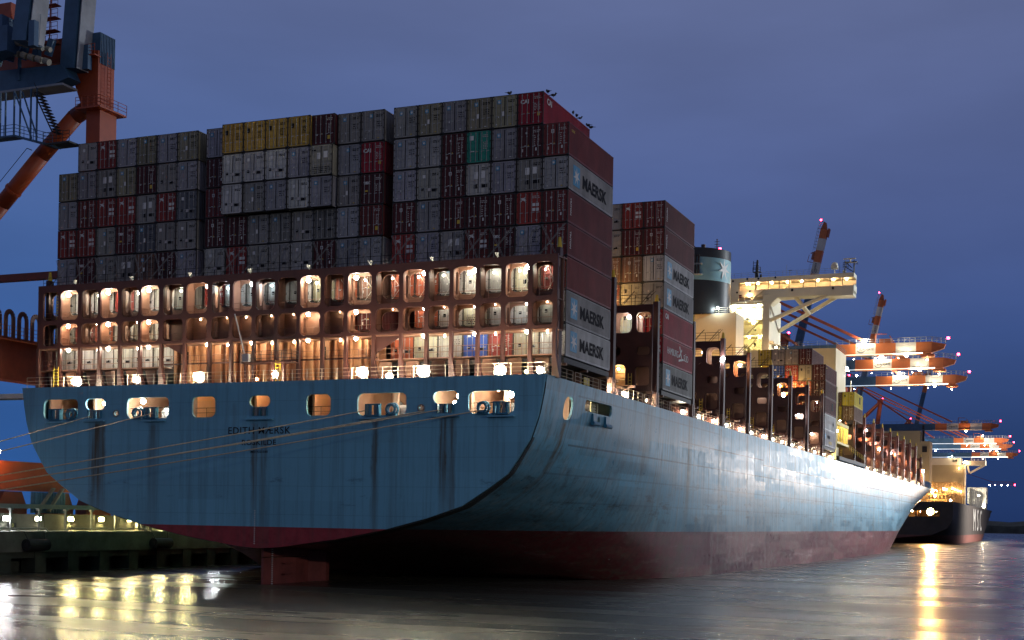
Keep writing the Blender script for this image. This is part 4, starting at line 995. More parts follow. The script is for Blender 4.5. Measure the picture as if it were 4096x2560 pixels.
        Tg(-.9, 2.05, .38, .4, 0); lines(k, .25, .95, 2.4, 2, 4, .14, seed); lines(k, .4, .85, 1.75, 5, 4, .14, seed); k.add([(-.35, 0, .95), (-.17, 0, .95), (-.26, 0, 1.12)], [(0, 1, 2)], 2); Tg(-.8, 1.0, .35, .08, 0)
    elif kind == 'rusty':
        Tg(-.42, 1.5, .36, .6, 0); Tg(.3, 1.6, .42, .6, 0); Tg(-.95, 2.3, .4, .12, 3); lines(k, -.9, 1.0, .7, 4, 3, .17, seed)
    return k.mesh('door_print', MK)
MARK = {}
def marks_for(kind, i):
    key = (kind, i % 5)
    if key not in MARK: MARK[key] = marks(kind, (hash_s(kind)+i % 5))
    return MARK[key]
def hash_s(s): return sum(ord(c)*(j+3) for j, c in enumerate(s))
def side_marks(kind):
    k = MB(); X = WID/2+.01
    T = lambda x, z: Matrix.Translation((X, x, z)) @ YZ(0)
    if kind == 'maersk':
        def q(y0, y1, z0, z1, mi): k.box(X-.008, X, y0, y1, z0, z1, mi)
        q(1.25, 2.95, .55, 2.35, 1)
        pts = []
        for i in range(14):
            a = math.pi/2+math.pi*i/7; r = .82 if i % 2 == 0 else .3; pts.append((2.1+r*math.cos(a), 1.45+r*math.sin(a)))
        k.add([(X+.01, p[0], p[1]) for p in pts]+[(X+.01, 2.1, 1.45)], [(i, (i+1) % 14, 14) for i in range(14)], 0)
        me = text_mesh('MAERSK', 1.55, [M_tagd], T(7.0, 1.3), .006, .05)
        ys = [v.co.y for v in me.vertices]; f = 6.6/(max(ys)-min(ys)); c = (max(ys)+min(ys))/2
        for v in me.vertices: v.co.y = 7.0+(v.co.y-c)*f
        join_mesh(k, me, 3)
    elif kind == 'vert':
        me = text_mesh('TRITON', .42, [M_tagw], Matrix.Translation((X, .75, 1.45)) @ YZ(0) @ Matrix.Rotation(-math.pi/2, 4, 'Z'), .006, .01); join_mesh(k, me, 0)
    elif kind == 'cai':
        me = text_mesh('CAI', .75, [M_tagw], T(1.5, 2.2), .006, .02); join_mesh(k, me, 0)
    elif kind == 'hamburg':
        me = text_mesh('HAMBURG', 1.05, [M_tagw], T(3.9, 1.5), .006, .0); ys = [v.co.y for v in me.vertices]; f = 4.4/(max(ys)-min(ys)); c = (max(ys)+min(ys))/2
        for v in me.vertices: v.co.y = 3.9+(v.co.y-c)*f
        join_mesh(k, me, 0)
        me = text_mesh('SÜD', 1.05, [M_tagw], T(9.3, 1.4), .006, .0); join_mesh(k, me, 0)
        for a, b in (((6.6, 2.5), (7.6, 1.0)), ((7.5, 2.2), (6.4, 1.3)), ((6.3, .9), (8.2, 1.2))):
            k.beam((X, a[0], a[1]), (X, b[0], b[1]), .02, .22, 0, up=(0, 0, 1))
    elif kind == 'cma':
        me = text_mesh('HAMBURG SÜD', .8, [M_tagd], T(5.2, 1.5), .006, .0); join_mesh(k, me, 4)
        k.add([(X, 9, 2.1), (X, 8.3, 1.4), (X, 9, .7), (X, 9.9, 1.4)], [(0, 1, 2, 3)], 3)
    elif kind == 'hanjin':
        k.box(X-.008, X, .6, 1.4, 1.3, 2.2, 1); me = text_mesh('HANJIN', .9, [M_tagd], T(4.4, 1.7), .006, .0); join_mesh(k, me, 3)
        me = text_mesh('HAMBURG', .8, [M_tagd], T(6.2, .7), .006, .0); join_mesh(k, me, 2)
    elif kind == 'yellowside':
        k.box(X-.008, X, 7, 8.6, .9, 2.3, 3)
    elif kind == 'logo':
        me = text_mesh('uasc', .5, [M_tagw], T(1.1, 2.3), .006, .0); join_mesh(k, me, 2)
    else: return None
    return k.mesh('side_print', MK)
SIDE = {}
CC = {'grey': ((.27, .255, .235), 'grey'), 'bluegrey': ((.28, .27, .29), 'blue-grey'), 'olive': ((.24, .215, .14), 'stained olive-grey'), 'light': ((.44, .42, .40), 'light grey'), 'dark': ((.18, .17, .16), 'dark grey'),
      'slate': ((.12, .125, .14), 'slate'), 'red': ((.27, .034, .026), 'red'), 'maroon': ((.080, .013, .014), 'maroon'), 'brownred': ((.15, .024, .020), 'red-brown'), 'crimson': ((.34, .015, .03), 'crimson'),
      'mustard': ((.50, .30, .05), 'mustard yellow'), 'teal': ((.02, .22, .16), 'teal green'), 'cream': ((.42, .39, .30), 'rusty cream'), 'rustbrown': ((.16, .085, .06), 'rust-streaked brown'), 'blue': ((.03, .08, .36), 'blue'),
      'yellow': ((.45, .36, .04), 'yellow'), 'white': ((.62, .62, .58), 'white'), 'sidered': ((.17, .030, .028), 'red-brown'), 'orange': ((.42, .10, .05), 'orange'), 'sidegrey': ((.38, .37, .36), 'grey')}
MDESC = {'star': 'blue star square', 'startag': 'blue star and tag', 'star2': 'two blue stars', 'twosq': 'white squares', 'onesq': 'one white square', 'plain': 'small dark print', 'flag': 'white pennant', 'tex': 'white tex lettering',
         'cai': 'CAI lettering', 'num': 'white code numbers', 'numy': 'yellow sticker', 'msc': 'small black logo', 'teal': 'white label', 'rusty': 'streaky rust'}
ORD = ['first', 'second', 'third', 'fourth', 'fifth', 'sixth', 'seventh', 'eighth', 'ninth', 'tenth', 'eleventh', 'twelfth', '13th', '14th', '15th', '16th', '17th', '18th', '19th', '20th', '21st', '22nd']
NC = [0]
def container(x, y, z, colk, kind, label, group, side=None, jitter=True):
    NC[0] += 1
    t = empty('shipping_container', (x+(random.uniform(-.022, .022) if jitter else 0), y+random.uniform(-.04, .04), z))
    tag(t, label, 'container', group)
    c, _ = CC[colk]; f = random.uniform(.74, 1.16); c = (c[0]*f, c[1]*f*random.uniform(.97, 1.03), c[2]*f*random.uniform(.96, 1.04), 1)
    o = bpy.data.objects.new('body', BODY); o.color = c; link(o, t)
    for d in DOORS:
        o = bpy.data.objects.new('door', d); o.color = c; link(o, t)
    o = bpy.data.objects.new('door_print', marks_for(kind, NC[0])); o['kind'] = 'stuff'; link(o, t)
    if side:
        if side not in SIDE: SIDE[side] = side_marks(side)
        o = bpy.data.objects.new('side_print', SIDE[side]); o['kind'] = 'stuff'; link(o, t)
    return t
TP, Z0 = 2.93, 20.72                # tier pitch, foot of the lowest tier
def tz(r): return 29.55+(r-1)*TP+.03 # r = 1 is the lowest tier standing clear of the bridge
g, b, ol, l, dk, sl = 'grey', 'bluegrey', 'olive', 'light', 'dark', 'slate'
ROWS = {
 5: [None, (g,'onesq'), ('red','flag'), (b,'star'), (ol,'star'), (b,'star'), (ol,'startag'), (b,'star'), ('mustard','msc'), ('mustard','msc'), ('mustard','msc'), ('mustard','msc'), ('maroon','numy'), (g,'star'), (g,'star'), (g,'star2'), (ol,'startag'), (b,'star'), (ol,'startag'), (ol,'startag'), ('crimson','cai'), None],
 4: [(ol,'star'), (b,'star'), (g,'twosq'), (ol,'startag'), ('maroon','numy'), (g,'plain'), (b,'star'), ('maroon','num'), (l,'onesq'), (l,'onesq'), (l,'onesq'), (b,'star'), ('cream','rusty'), (b,'star'), ('crimson','cai'), (b,'star'), (l,'star'), ('maroon','num'), ('teal','teal'), (b,'star'), ('maroon','num'), ('maroon','num')],
 3: [(b,'star'), ('brownred','num'), ('red','flag'), ('red','flag'), (g,'twosq'), ('red','flag'), (sl,'onesq'), ('brownred','num'), (l,'onesq'), (g,'startag'), (b,'star'), (l,'onesq'), (b,'star'), (g,'startag'), ('maroon','tex'), (b,'star'), (g,'onesq'), ('maroon','num'), (l,'twosq'), (b,'star'), (g,'twosq'), (b,'star')],
 2: [('red','flag'), ('red','flag'), (g,'startag'), ('maroon','tex'), (sl,'startag'), (g,'onesq'), (g,'onesq'), ('maroon','num'), ('maroon','num'), (g,'startag'), (dk,'star'), (g,'onesq'), (dk,'plain'), (b,'star'), ('brownred','numy'), ('maroon','num'), (b,'star'), ('maroon','numy'), ('maroon','num'), ('maroon','num'), ('red','flag'), ('maroon','num')],
 1: [(b,'star'), ('maroon','tex'), (g,'startag'), (g,'twosq'), ('rustbrown','startag'), ('maroon','num'), (b,'star'), (l,'onesq'), ('red','flag'), (g,'onesq'), (g,'plain'), (l,'onesq'), ('maroon','num'), (b,'star'), (b,'star'), ('red','flag'), (b,'star'), (g,'twosq'), ('brownred','flag'), ('maroon','tex'), (b,'star'), ('maroon','num')],
 0: [(g,'plain'), (l,'onesq'), (l,'star'), ('red','numy'), (l,'onesq'), (l,'twosq'), (g,'plain'), ('red','flag'), (l,'star'), (g,'plain'), (l,'plain'), (l,'onesq'), (ol,'plain'), ('orange','numy'), ('rustbrown','num'), ('orange','num'), ('orange','flag'), (l,'startag'), (l,'plain'), (l,'star'), ('cream','twosq'), ('brownred','onesq')],
 -1: [(g,'plain'), ('brownred','num'), ('orange','onesq'), (l,'plain'), ('cream','onesq'), (l,'plain'), None, ('red','flag'), None, (g,'plain'), None, None, ('red','flag'), None, ('maroon','num'), None, ('orange','num'), (l,'plain'), ('cream','rusty'), (l,'plain'), (l,'onesq'), (g,'plain')],
 -2: [(g,'plain'), (l,'plain'), (l,'plain'), (l,'onesq'), (l,'plain'), (l,'onesq'), (l,'twosq'), None, None, None, None, None, None, None, None, ('orange','onesq'), ('cream','plain'), (l,'star'), ('blue','onesq'), ('red','num'), ('cream','plain'), ('cream','star')],
}
SIDES = {(5, 20): 'cai', (4, 21): 'logo', (3, 21): 'maersk', (2, 21): 'vert', (1, 21): 'vert', (-1, 21): 'maersk', (-2, 21): 'maersk'}
ROWN = {5: 'top row of stern stack', 4: 'second row of stern stack', 3: 'third row of stern stack', 2: 'fourth row of stern stack', 1: 'row above the stern bridge', 0: 'behind upper bridge openings', -1: 'behind middle bridge openings', -2: 'behind lowest bridge openings'}
for r, row in ROWS.items():
    for i, e in enumerate(row):
        if e is None: continue
        ck, kind = e; x = COLX[i]+P_/2; y = 4.38
        if r >= 3 and 8 <= i <= 12: y = 3.6; x -= .08
        sd = SIDES.get((r, i))
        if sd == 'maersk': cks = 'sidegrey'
        elif i == 21 and ck == 'maroon': cks = 'sidered'  # lighter copies paint in the light on the outboard sides
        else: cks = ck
        z = tz(r)
        if i < 7: z += 0
        lab = '%s container, %s, %s from port, %s' % (CC[ck][1], MDESC[kind], ORD[i], ROWN[r])
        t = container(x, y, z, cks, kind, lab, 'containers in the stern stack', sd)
        if r == 5 and i == 12: t.location.y = 3.9
# second stack
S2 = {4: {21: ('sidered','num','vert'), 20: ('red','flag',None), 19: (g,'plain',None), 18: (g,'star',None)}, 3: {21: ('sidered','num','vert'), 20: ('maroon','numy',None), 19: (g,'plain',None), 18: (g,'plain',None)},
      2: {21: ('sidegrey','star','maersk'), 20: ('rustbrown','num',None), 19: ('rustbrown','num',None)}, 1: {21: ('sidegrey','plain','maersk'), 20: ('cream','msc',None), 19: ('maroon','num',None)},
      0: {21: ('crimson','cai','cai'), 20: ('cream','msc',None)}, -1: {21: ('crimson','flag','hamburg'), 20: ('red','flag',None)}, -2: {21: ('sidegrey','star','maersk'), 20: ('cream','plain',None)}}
for r, d in S2.items():
    for i, (ck, kind, sd) in d.items():
        lab = '%s container%s, %s layer up, %s column inboard, second stack' % (CC[ck][1], {'maersk': ' with star', 'hamburg': ' with white lettering', 'cai': ' with CAI', 'vert': ' with upright lettering'}.get(sd, ''), ORD[r+2], ORD[21-i])
        container(COLX[i]+P_/2, 34.3, tz(r), ck, kind, lab, 'containers in the second stack', sd)
# third stack, before the house
S3 = {3: {20: ('maroon','num',None), 19: (g,'startag',None), 18: (b,'onesq',None), 17: ('yellow','msc',None)},
      2: {21: ('maroon','num','logo'), 20: ('cream','msc',None), 19: ('red','cai',None), 18: ('blue','onesq',None)},
      1: {21: ('maroon','num',None), 20: ('orange','flag',None), 19: ('orange','num',None), 18: ('mustard','msc',None)},
      0: {21: ('maroon','num','yellowside'), 20: ('maroon','num',None)}, -1: {21: ('white','onesq','cma'), 20: ('cream','plain',None)}, -2: {21: (l,'plain','hanjin'), 20: ('cream','plain',None)}}
for r, d in S3.items():
    for i, (ck, kind, sd) in d.items():
        lab = '%s container, %s layer up, %s column inboard, stack before the bridge tower' % (CC[ck][1], ORD[r+2], ORD[21-i])
        container(COLX[i]+P_/2, 137.2, tz(r), ck, kind, lab, 'containers in the stack before the bridge tower', sd)
for r, i, ck, kind, sd in ((1.45, 21, 'yellow', 'msc', 'yellowside'), (.45, 21, 'rustbrown', 'num', None), (1.45, 20, 'rustbrown', 'num', None), (.45, 20, 'yellow', 'msc', None)):
    container(COLX[i]+P_/2, 171.6 if i == 21 else 171.8, tz(r), ck, kind, '%s container %s, %s at the ship side below the bridge wing' % (CC[ck][1], 'on top' if r > 1 else 'underneath', 'outermost' if i == 21 else 'second in'), 'containers below the bridge wing', sd)
box('hatch_cover', (-28, 28, 4.4, 16.6, 20.2, 20.68), M_dark, ship)
box('hatch_cover', (-28, 28, 34.3, 46.5, 20.2, 20.68), M_dark, ship)
box('hatch_cover', (-28, 28, 137, 149.5, 20.2, 20.68), M_dark, ship)
k = MB()
for y in [19.5, 49, 63.8, 78.5, 93.3, 108, 122.7]: k.box(-26, 26.2, y, y+12.2, 18.6, 20.0)
k.build('hatch_coaming', mat('dark_hatch_paint', (.05, .02, .018), .6, rust=.2), ship)
# supports of overhanging columns
for y in (4.9, 10.4, 16.0, 19.2, 24.8, 31, 35, 40, 46, 49.5, 56, 64, 71, 78.5, 86, 93.5, 101, 108, 116, 123, 130, 138, 144, 149): 
    k = MB(); k.box(26.7, 27.3, y, y+.25, 18.6, 20.3); k.box(26.2, 28.0, y, y+.3, 20.0, 20.25); k.build('deck_support', M_sal, ship)
box('warning_sign', (27.6, 27.66, 10.6, 12.1, 18.9, 19.6), M_yel, ship)

# ------------------------------------------------------------------ birds on the top containers
def bird_mesh():
    k = MB(); k.ball((0, 0, .17), .13, 8, 6, 0, (1.6, .8, .8)); k.ball((.2, 0, .31), .075, 6, 5); k.tube((.26, 0, .31), (.36, 0, .30), .025, 5, 0, .004)
    k.add([(-.15, -.06, .18), (-.15, .06, .18), (-.48, .05, .1), (-.48, -.05, .1), (-.15, 0, .12)], [(0, 1, 2, 3), (0, 3, 4), (1, 4, 2)])
    k.tube((.02, .04, .08), (.03, .04, 0), .012, 4); k.tube((.02, -.04, .08), (.03, -.04, 0), .012, 4); k.tube((.16, 0, .2), (.2, 0, .3), .08, 6, 0, .06)
    return k.mesh('bird', [mat('black_feathers', (.012, .012, .014), .6)])
BM = bird_mesh(); zt = tz(5)+HGT
for i, (x, y, rz, lab) in enumerate(((22.3, 4.5, 1.2, 'black bird alone on the grey container next to the crimson one'), (25.75, 5.2, 2.5, 'black bird at the near corner of the crimson container'), (25.8, 6.3, .5, 'lower black bird just behind the corner bird on the crimson container'),
                                     (25.75, 11.6, 1.8, 'black bird halfway along the crimson container roof'), (25.75, 12.6, 2.2, 'second black bird halfway along the crimson container roof'), (25.8, 13.3, .4, 'small crouching black bird just beyond the halfway pair of birds'),
                                     (25.75, 15.8, 2.7, 'black bird near the far end of the crimson container'), (25.8, 16.5, 2.9, 'black bird at the very far corner of the crimson container'))):
    o = bpy.data.objects.new('bird', BM); o.location = (x, y, zt); o.rotation_euler = (0, 0, rz); o.scale = (1.15,)*3 if i != 5 else (.9,)*3; link(o); tag(o, lab, 'bird', 'birds on the top containers')

# ------------------------------------------------------------------ mooring ropes
for i, (A, Bz, lab) in enumerate((((-19.4, -.4, 15.76), (-33.5, -31, 4.95), 'pale mooring rope from the port-most double rollers, uppermost at the frame edge'), ((-11.96, -.4, 15.95), (-33.5, -30.5, 4.95), 'pale mooring rope from the port half, second from the top'),
        ((11.07, -.4, 15.85), (-33.5, -29.5, 4.9), 'mooring rope crossing just below the ship name'), ((16.92, -.4, 15.73), (-33.5, -27, 4.9), 'mooring rope of the close pair crossing the port name'),
        ((18.6, -.4, 15.83), (-33.4, -27.3, 4.95), 'second mooring rope of the close pair, from the starboard rollers'), ((22.56, -.4, 15.74), (-33.5, -23, 4.9), 'grey lowest mooring rope, from the starboard chock'))):
    A = Vector(A); Bp = Vector(Bz); pts = []; n = 24; sag = .12+.012*(Bp-A).length*.3
    for j in range(n+1):
        t = j/n; p = A.lerp(Bp, t); p.z -= sag*4*t*(1-t)*.6; pts.append(p)
    k = MB(); k.path(pts, .055, 6); tag(k.build('mooring_rope', M_rope), lab, 'rope', 'mooring ropes of the blue ship')

# ------------------------------------------------------------------ near quay crane
def near_crane():
    t = tag(empty('quay_crane', (-37, 20, 4.3)), 'orange and blue gantry crane with raised boom behind the container stack', 'crane')
    o = Vector((-37, 20, 4.3))
    def part(k, name, m, par=t, sm=False): 
        k.v = [tuple(Vector(v)-o) for v in k.v] if par is t else k.v
        return k.build(name, m, par, sm)
    k = MB(); k.box(-38.2, -36.2, 20, 22.9, 4.3, 53.5); part(k, 'leg', M_org)
    k = MB(); k.box(-38.2, -36.2, -8, -5.2, 4.3, 53.5); part(k, 'leg', M_org)
    k = MB(); k.box(-63, -61, 20, 22.9, 4.3, 46); part(k, 'leg', M_org)
    k = MB(); k.add([(-38.6,19.8,53.5),(-36.4,19.8,53.5),(-36.4,22.6,53.5),(-38.6,23,53.5),(-41.5,19.8,61),(-36.4,19.8,60.2),(-36.4,22.6,60.2),(-41.5,23,61),(-34.1,19.8,62)][:8], [(0,3,2,1),(4,5,6,7),(0,1,5,4),(1,2,6,5),(2,3,7,6),(3,0,4,7)]); part(k, 'head_frame', M_org)
    k = MB(); k.box(-52, -38.7, 19.9, 22.8, 59.5, 62.3); part(k, 'top_girder', M_org)
    k = MB(); k.box(-38.9, -35.3, 18.9, 23.6, 53.3, 53.5); k.rail((-38.9, 18.95, 53.5), (-35.3, 18.95, 53.5), 1.2, 4, 3, .035); k.rail((-35.3, 18.95, 53.5), (-35.3, 23.6, 53.5), 1.2, 3, 3, .035); part(k, 'platform', M_org)
    k = MB(); k.box(-38.2, -36.2, 18.9, 20, 59.4, 59.55); k.rail((-38.2, 18.9, 59.5), (-36.2, 18.9, 59.5), 1.2, 4, 3, .035); part(k, 'platform', M_org)
    k = MB(); k.tube((-35.9, 20.8, 53.5), (-35.9, 20.8, 60.2), .05, 4); k.tube((-35.9, 21.4, 53.5), (-35.9, 21.4, 60.2), .05, 4)
    for j in range(14): k.tube((-35.9, 20.8, 53.8+j*.45), (-35.9, 21.4, 53.8+j*.45), .04, 4)
    part(k, 'ladder', M_org)
    k = MB()
    k.box(-38.0, -36.4, 20, 22.7, 58.8, 62.4)
    for j in range(10): k.box(-36.4, -36.33, 20.05+j*.27, 20.18+j*.27, 58.8, 62.4)
    part(k, 'machinery_cabin', M_cbl)
    k = MB(); pts = [(-38.3, 21.4, 54.6), (-41.0, 21.4, 53.4), (-46, 21.4, 49.2), (-52, 21.4, 43.8), (-60.8, 21.4, 36)]; k.path(pts, .95, 14); part(k, 'brace_tube', M_org, sm=True)
    for p in (.3, .55, .8): 
        k = MB(); q = Vector((-46, 21.4, 49.2)).lerp(Vector((-60.8, 21.4, 36)), p); k.tube(q, q+Vector((.25, 0, .22)), 1.05, 14); part(k, 'collar', M_org)
    k = MB(); k.path([(-46.5, 20.3, 49.6), (-47, 20.0, 49.8), (-52, 20, 45.3), (-53, 20.1, 44)], .05, 4); part(k, 'cable', M_dark)
    # blue fixed girder at height, with bevelled nose
    k = MB(); k.add([(-62,17.5,56.1),(-41,17.5,56.0),(-38.7,17.5,56.6),(-39.6,17.5,58.2),(-62,17.5,58.9),(-62,19.6,56.1),(-41,19.6,56.0),(-38.7,19.6,56.6),(-39.6,19.6,58.2),(-62,19.6,58.9)], [(0,1,2,3,4)[::-1],(5,6,7,8,9)]+[(i,(i+1)%5,5+(i+1)%5,5+i) for i in range(5)]); part(k, 'main_girder', M_cbl)
    k = MB(); k.box(-62, -39.4, 17.3, 19.8, 55.75, 56.0); part(k, 'girder_flange', M_cgr)
    # raised boom: two box girders
    for dy, name in ((0, 'boom_girder'), (-8.2, 'boom_girder')):
        k = MB(); y = 19+dy; a = Vector((-39.2, y, 57.8)); b_ = Vector((-37.0, y, 86))
        if dy: a = Vector((-39.6, y+1.0, 58.6)); b_ = Vector((-36.0, y+1.0, 86))
        k.beam(a, b_, 2.0, 2.6, 0, up=(0, 1, 0)); g1 = part(k, name, M_cbl)
        k = MB(); d = (b_-a).normalized(); s = Vector((1.32, 0, -.1)); k.beam(a+s, b_+s, 2.3, .12, 0, up=(1, 0, 0)); part(k, 'boom_flange', M_cgr)
        k = MB(); k.rail(a+Vector((1.7, 0, 0)), a+Vector((1.9, 0, 3)), .1, 2, 1); k.box(a.x+1.4, a.x+2.2, y-.3, y+.4, 57.8, 60.6); part(k, 'walkway_cage', M_cbl)
    k = MB(); k.beam((-45, 17, 60.2), (-38.8, 12, 61), .5); k.beam((-43.6, 15, 63.9), (-39.5, 15, 67.5), .35); k.beam((-46, 17.5, 57), (-46, 17.5, 66), .3); k.beam((-43, 17.5, 58.9), (-42.6, 17.5, 67), .22); k.beam((-49, 17.5, 59), (-45, 17.5, 68), .25); part(k, 'bracing', M_cbl)
    k = MB()
    for i in range(5): k.beam((-48+i*1.9, 16, 58.8), (-47.4+i*1.9, 16, 60.6), .5, .8)
    part(k, 'hinge_block', M_cbl)
    for i in range(6):
        k = MB(); k.tube((-45.5+i*1.1, 15, 59.6-.35*i), (-44.8+i*1.1, 15, 59.3-.35*i), .38, 10); k.tube((-44.9+i*1.1, 14.6, 60.5-.3*i), (-44.3+i*1.1, 14.6, 60.3-.3*i), .3, 10); part(k, 'sheave', mat('worn_sheave', (.30, .26, .20), .5))
    k = MB(); k.box(-48.8, -45.4, 14, 16, 59, 63.5); k.box(-46, -43.8, 13.2, 15, 58.9, 61.8); part(k, 'drive_housing', M_cbl)
    k = MB(); k.box(-52, -47, 17, 19, 62.3, 66.2); part(k, 'machinery_house', M_org)
    k = MB()
    for x in (-44.2, -43.3, -42.1): k.tube((x, 18, 60), (x+.2, 18, 67.5), .09, 5)
    for z in (61, 62.5, 64, 65.5): k.rail((-44.4, 18, z), (-40.9, 18, z), 1.0, 4, 2, .03); k.box(-44.4, -40.9, 17.6, 18.6, z-.08, z)
    part(k, 'stair_tower', mat('stair_red', (.25, .05, .03), .6))
    # hanging blue truss walkway with stairs
    k = MB(); z0, z1 = 50.6, 55.7
    k.box(-58, -46.3, 17.2, 18.6, z0-.2, z0)
    k.add([(-46.3,17.2,z0-.2),(-46.3,18.6,z0-.2),(-46.3,18.6,z0),(-46.3,17.2,z0),(-40.6,17.2,48.7),(-40.6,18.6,48.7),(-40.6,18.6,48.9),(-40.6,17.2,48.9)], [(3,2,1,0),(4,5,6,7),(0,1,5,4),(1,2,6,5),(2,3,7,6),(3,0,4,7)])
    for i, x in enumerate((-57, -55, -53.1, -51.2, -50.3, -48.5, -47.7, -46.4, -45.5, -43.9, -43.0)):
        zz = z0 if x < -46.3 else z0-(x+46.3)*.33; k.beam((x, 17.2, zz), (x, 17.2, z1), .16)
    for a, b_ in (((-51, 17.2, 55), (-50.2, 17.2, 53.5)), ((-49.2, 17.2, 55), (-48.4, 17.2, 53.7)), ((-46.3, 17.2, 55.5), (-43.7, 17.2, 49.9)), ((-45.2, 17.2, 55.5), (-42.9, 17.2, 50)), ((-53, 17.2, 55), (-51.8, 17.2, 53.5))): k.beam(a, b_, .14)
    k.rail((-58, 17.2, z0), (-46.3, 17.2, z0), 1.2, 7, 3, .035); k.rail((-46.3, 17.2, z0), (-40.6, 17.2, 48.9), 1.2, 4, 3, .035); part(k, 'hanging_walkway', M_cbl)
    k = MB()
    for j in range(13):
        p = Vector((-43.0, 17.5, 55.2)).lerp(Vector((-40.2, 17.5, 50.3)), j/12); k.box(p.x-.28, p.x+.28, 17.1, 18.1, p.z-.05, p.z+.05)
    k.beam((-43.3, 17, 55.2), (-40.5, 17, 50.3), .12); k.beam((-43.3, 17, 56.3), (-40.5, 17, 51.4), .06); k.beam((-42.6, 17, 55.2), (-39.8, 17, 50.3), .12)
    k.box(-41.8, -38, 17, 19, 48.9, 49.1); k.rail((-41.8, 17, 49.1), (-38, 17, 49.1), 1.2, 4, 3, .035); part(k, 'stairs', M_dark)
    # portal beam with hoops, upper tie, sill beam, bogies
    k = MB(); k.box(-38, -36, -5.2, 20, 20.4, 24.6); part(k, 'portal_beam', M_org2)
    k = MB(); k.box(-37.2, -35.2, -5, 20, 24.6, 24.85); k.rail((-35.3, -5, 24.85), (-35.3, 20, 24.85), 1.2, 12, 3, .03); part(k, 'walkway', M_org2)
    y = -3.4
    while y < 19:
        k = MB(); pts = []
        for j in range(9):
            a = math.pi*j/8; pts.append((-36.2, y+.55*math.cos(a), 27.0+.75*math.sin(a)))
        pts = [(-36.2, y+.55, 24.85)]+pts+[(-36.2, y-.55, 24.85)]
        for p, q in zip(pts, pts[1:]): k.beam(p, q, .5, .12, 0, up=(1, 0, 0))
        part(k, 'cable_hoop', mat('hoop_brown', (.20, .07, .035), .6)); y += 1.95
    k = MB(); k.beam((-62, 18, 33.9), (-38.2, 18, 33.9), .9, .8); part(k, 'tie_beam', M_org2)
    k = MB(); k.box(-62, -38.2, 19, 21, 19.8, 20.35); part(k, 'cross_tie', M_cwh)
    k = MB(); k.box(-38.2, -36.2, -9, 13, 8.6, 11.75); k.add([(-38.2,13,8.6),(-36.2,13,8.6),(-36.2,24,8.6),(-38.2,24,8.6),(-38.2,13,11.75),(-36.2,13,11.75),(-36.2,24,11.2),(-38.2,24,11.2)], [(3,2,1,0),(4,5,6,7),(0,1,5,4),(1,2,6,5),(2,3,7,6),(3,0,4,7)]); part(k, 'sill_beam', M_org)
    for y0 in (-6, 5.2, 12.5, 19): 
        k = MB(); k.add([(-38,y0,6.6),(-36.3,y0,6.6),(-36.3,y0+4.4,6.6),(-38,y0+4.4,6.6),(-38,y0+.9,8.5),(-36.3,y0+.9,8.5),(-36.3,y0+3.5,8.5),(-38,y0+3.5,8.5)], [(3,2,1,0),(4,5,6,7),(0,1,5,4),(1,2,6,5),(2,3,7,6),(3,0,4,7)])
        for j in range(4): k.tube((-38, y0+.6+j*1.05, 4.9), (-36.5, y0+.6+j*1.05, 4.9), .45, 10)
        k.box(-37.9, -36.4, y0, y0+4.4, 5.2, 6.6); part(k, 'wheel_bogie', M_org2)
    k = MB(); k.box(-36.1, -35.9, 9.8, 15, 6.2, 8.5)
    for j in range(12): k.box(-35.9, -35.8, 9.9+j*.43, 10.1+j*.43, 6.2, 8.5)
    part(k, 'corrugated_panel', M_cbl)
    k = MB(); k.beam((-35.6, 10.4, 6.4), (-35.6, 12.8, 9), .5, .15); k.beam((-35.4, 11.8, 6.4), (-35.4, 14, 9), .5, .15); part(k, 'stairs', M_gal)
    k = MB(); k.ball((-35.2, 4, 12.6), .25); part(k, 'lamp', L_warm)
M_org2 = mat('crane_dark_red_paint', (.20, .035, .015), .55, noise=.3, rust=.2)
near_crane()

# ------------------------------------------------------------------ far quay cranes
def crane_boom(t, raised):
    """boom in local axes: hinge at origin, runs along +x; returns list of parts"""
    pass
def logo(k, x, z, y, s=1.):
    me = text_mesh('EUROGATE', .85*s, [M_tagd], Matrix.Translation((x+.25*s, y, z-.1)) @ XZ(0) @ Matrix(((1,.25,0,0),(0,1,0,0),(0,0,1,0),(0,0,0,1))), .006, .015)
    xs = [v.co.x for v in me.vertices]; f = 3.3*s/(max(xs)-min(xs)); c = (max(xs)+min(xs))/2
    for v in me.vertices: v.co.x = x+.3*s+(v.co.x-c)*f
    join_mesh(k, me, 0)
    for a0, a1, mi in ((200, 330, 1), (70, 170, 2)):
        pts = []
        for j in range(9):
            a = math.radians(a0+(a1-a0)*j/8); pts.append((x-.95*s+.95*s*math.cos(a), z+.85*s*math.sin(a)))
        for (p, q) in zip(pts, pts[1:]): k.beam((p[0], y, p[1]), (q[0], y, q[1]), .02, .22*s, mi, up=(0, 0, 1))
